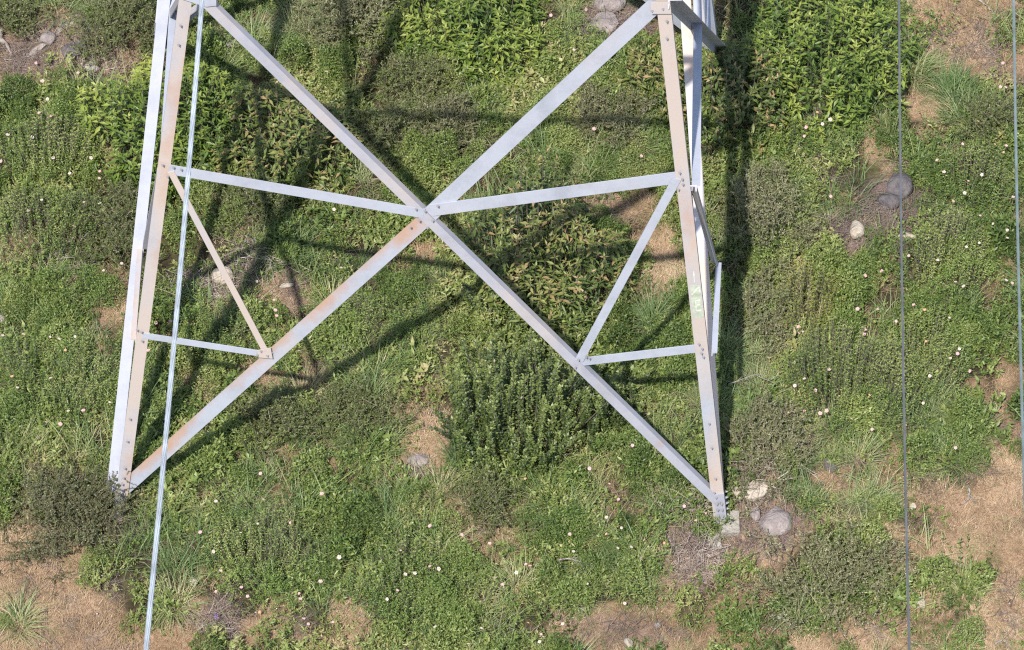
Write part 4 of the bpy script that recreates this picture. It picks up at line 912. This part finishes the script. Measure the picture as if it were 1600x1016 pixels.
def dead_branch(label, pts, r, group=None, side=5, mat=None, name='dead_branch', lift=.03, cat='branch'):
    P = []
    for (px, py, z) in pts: g = at(px, py, z); h = float(height(g[0], g[1])); P.append(at(px, py, h+z+lift))
    P = np.array(P); e = empty(name, tuple(P[0])); tag(e, label, cat, group); S0 = []; S1 = []; R = []
    Q = []
    for i in range(len(P)-1):
        for s in np.linspace(0, 1, 5)[:-1]: Q.append(P[i]+(P[i+1]-P[i])*s+rng.normal(0, r*.35, 3))
    Q.append(P[-1]); Q = np.array(Q)-P[0]; rad = np.linspace(r, r*.3, len(Q)-1)
    V, F, n = [], [], 8
    for i, q in enumerate(Q):
        d = unit(Q[min(i+1, len(Q)-1)]-Q[max(i-1, 0)]); a = unit(np.cross(d, [.1, .2, 1.])); b = np.cross(d, a); rr = rad[min(i, len(rad)-1)]
        V += [q+(a*math.cos(2*PI*k/n)+b*math.sin(2*PI*k/n))*rr*rng.uniform(.85, 1.15) for k in range(n)]
    F = [[i*n+k, i*n+(k+1) % n, (i+1)*n+(k+1) % n, (i+1)*n+k] for i in range(len(Q)-1) for k in range(n)]+[list(range(n-1, -1, -1)), [(len(Q)-1)*n+k for k in range(n)]]
    mesh_obj('stick', V, F, mat or MG['dead'], e, True)
    for j in range(side):
        i = rng.integers(1, len(Q)-1); d = unit(Q[i]-Q[i-1]); b = Q[i]; v = unit(d+rng.normal(0, .7, 3)*[1, 1, .3]+[0, 0, .1])
        for s in range(3): nb = b+v*rng.uniform(.03, .07); S0.append(b); S1.append(nb); R.append(max(.0016, r*.28*(1-s*.25))); b = nb; v = unit(v+rng.normal(0, .3, 3)*[1, 1, .4])
    if side:
        V, T, k = sticks(np.array(S0), np.array(S1), np.array(R), np.array(R)*.7); np_mesh('twigs', V, T, MG['dead'], parent=e)
    return e
MG['dead'] = stone_mat('bleached_wood', (.15,.12,.105), (.27,.235,.21), (.42,.38,.34), 20)
dead_branch('weathered grey log lying diagonally in the upper left corner', [(38, 92, -.03), (75, 66, -.02), (105, 40, -.01), (126, 24, 0)], .055, side=2, name='dead_log', cat='log')
dead_branch('broken grey plank end sticking in from the left edge', [(-30, 20, .04), (2, 60, .04), (19, 88, .0)], .05, side=0, name='dead_log', cat='log')
dead_branch('grey forked dead branch on the turf below the sprawling olive shrub', [(1206, 960, .02), (1228, 969, .03), (1250, 983, .01)], .022, side=7)
dead_branch('bleached forked stick in the dry turf right of the cable', [(1514, 762, .02), (1515, 778, .02), (1503, 788, .01)], .014, side=3)
dead_branch('small bleached stick at the bottom right edge', [(1555, 1006, .02), (1566, 1000, .02), (1578, 1008, .01)], .012, side=5)
dead_branch('pale twig lying at the very bottom right of the cable', [(1424, 1004, .02), (1440, 1008, .02)], .013, side=1)
dead_branch('upright dry stalk cluster in the bottom right turf', [(1506, 1004, .01), (1508, 990, .08), (1504, 984, .1)], .007, side=9)
dead_branch('cluster of pale broken twigs in the grass left of the footing', [(872, 875, .22), (890, 872, .24), (910, 879, .22)], .008, side=10)
dead_branch('thin pale branch curving down the bare hollow at the top left', [(154, 56, .08), (160, 78, .05), (165, 92, .03)], .007, side=6)
dead_branch('crossed pale twigs on the purple soil at the top left', [(125, 95, .03), (150, 80, .05), (172, 75, .05)], .006, side=6)
dead_branch('long thin dead stick leaning against the concrete footing', [(1094, 872, .02), (1102, 842, .08), (1112, 812, .16)], .006, side=5)
dead_branch('dark dead stick left of the concrete footing', [(1090, 878, .02), (1103, 862, .04), (1113, 854, .06)], .007, side=3, mat=MG['stone_grey'])
dead_branch('forked pale stick in the straw at the top right edge', [(1588, 48, .03), (1600, 57, .03), (1620, 66, .02)], .012, side=6)
dead_branch('thin reddish branch in the straw at the top right', [(1529, 0, .03), (1541, 8, .04), (1552, 20, .02)], .009, side=3)
dead_branch('thin curved dark twig on the bare turf at the bottom left', [(72, 948, .02), (71, 970, .05), (74, 992, .02)], .004, side=2, mat=MG['stone_grey'])
dead_branch('pale twisted root beside the small violet flower at the bottom', [(308, 985, .02), (320, 977, .03), (340, 970, .03)], .010, side=4)
dead_branch('pale stick across the grass left of the spire shrub', [(768, 668, .25), (800, 680, .28), (845, 700, .25)], .005, side=3)
dead_branch('bleached branch arching over the grass right of the front right leg', [(1140, 600, .3), (1180, 585, .34), (1212, 600, .3)], .006, side=8)
# one violet flower spike
vf = empty('violet_flower', tuple(at(338, 972, .0))); tag(vf, 'small violet flower spike on the bare soil at the bottom left', 'flower')
bx = rng.normal(0, .009, (36, 3))*[1, 1, 0]+np.stack([0*np.arange(36), 0*np.arange(36), np.linspace(.05, .13, 36)], -1)
V, T = leaves(bx, rng.normal(0, 1, (36, 3))+[0, 0, .4], rng.normal(0, 1, (36, 3)), .018, .010); np_mesh('petals', V, T, MG['purple'], parent=vf)
V, T, k = sticks(np.array([[0, 0, -.05]]), np.array([[0, 0, .15]]), .003, .002); np_mesh('stem', V, T, MG['wood'], {'tint': ('FACE', [.3]*k)}, parent=vf)
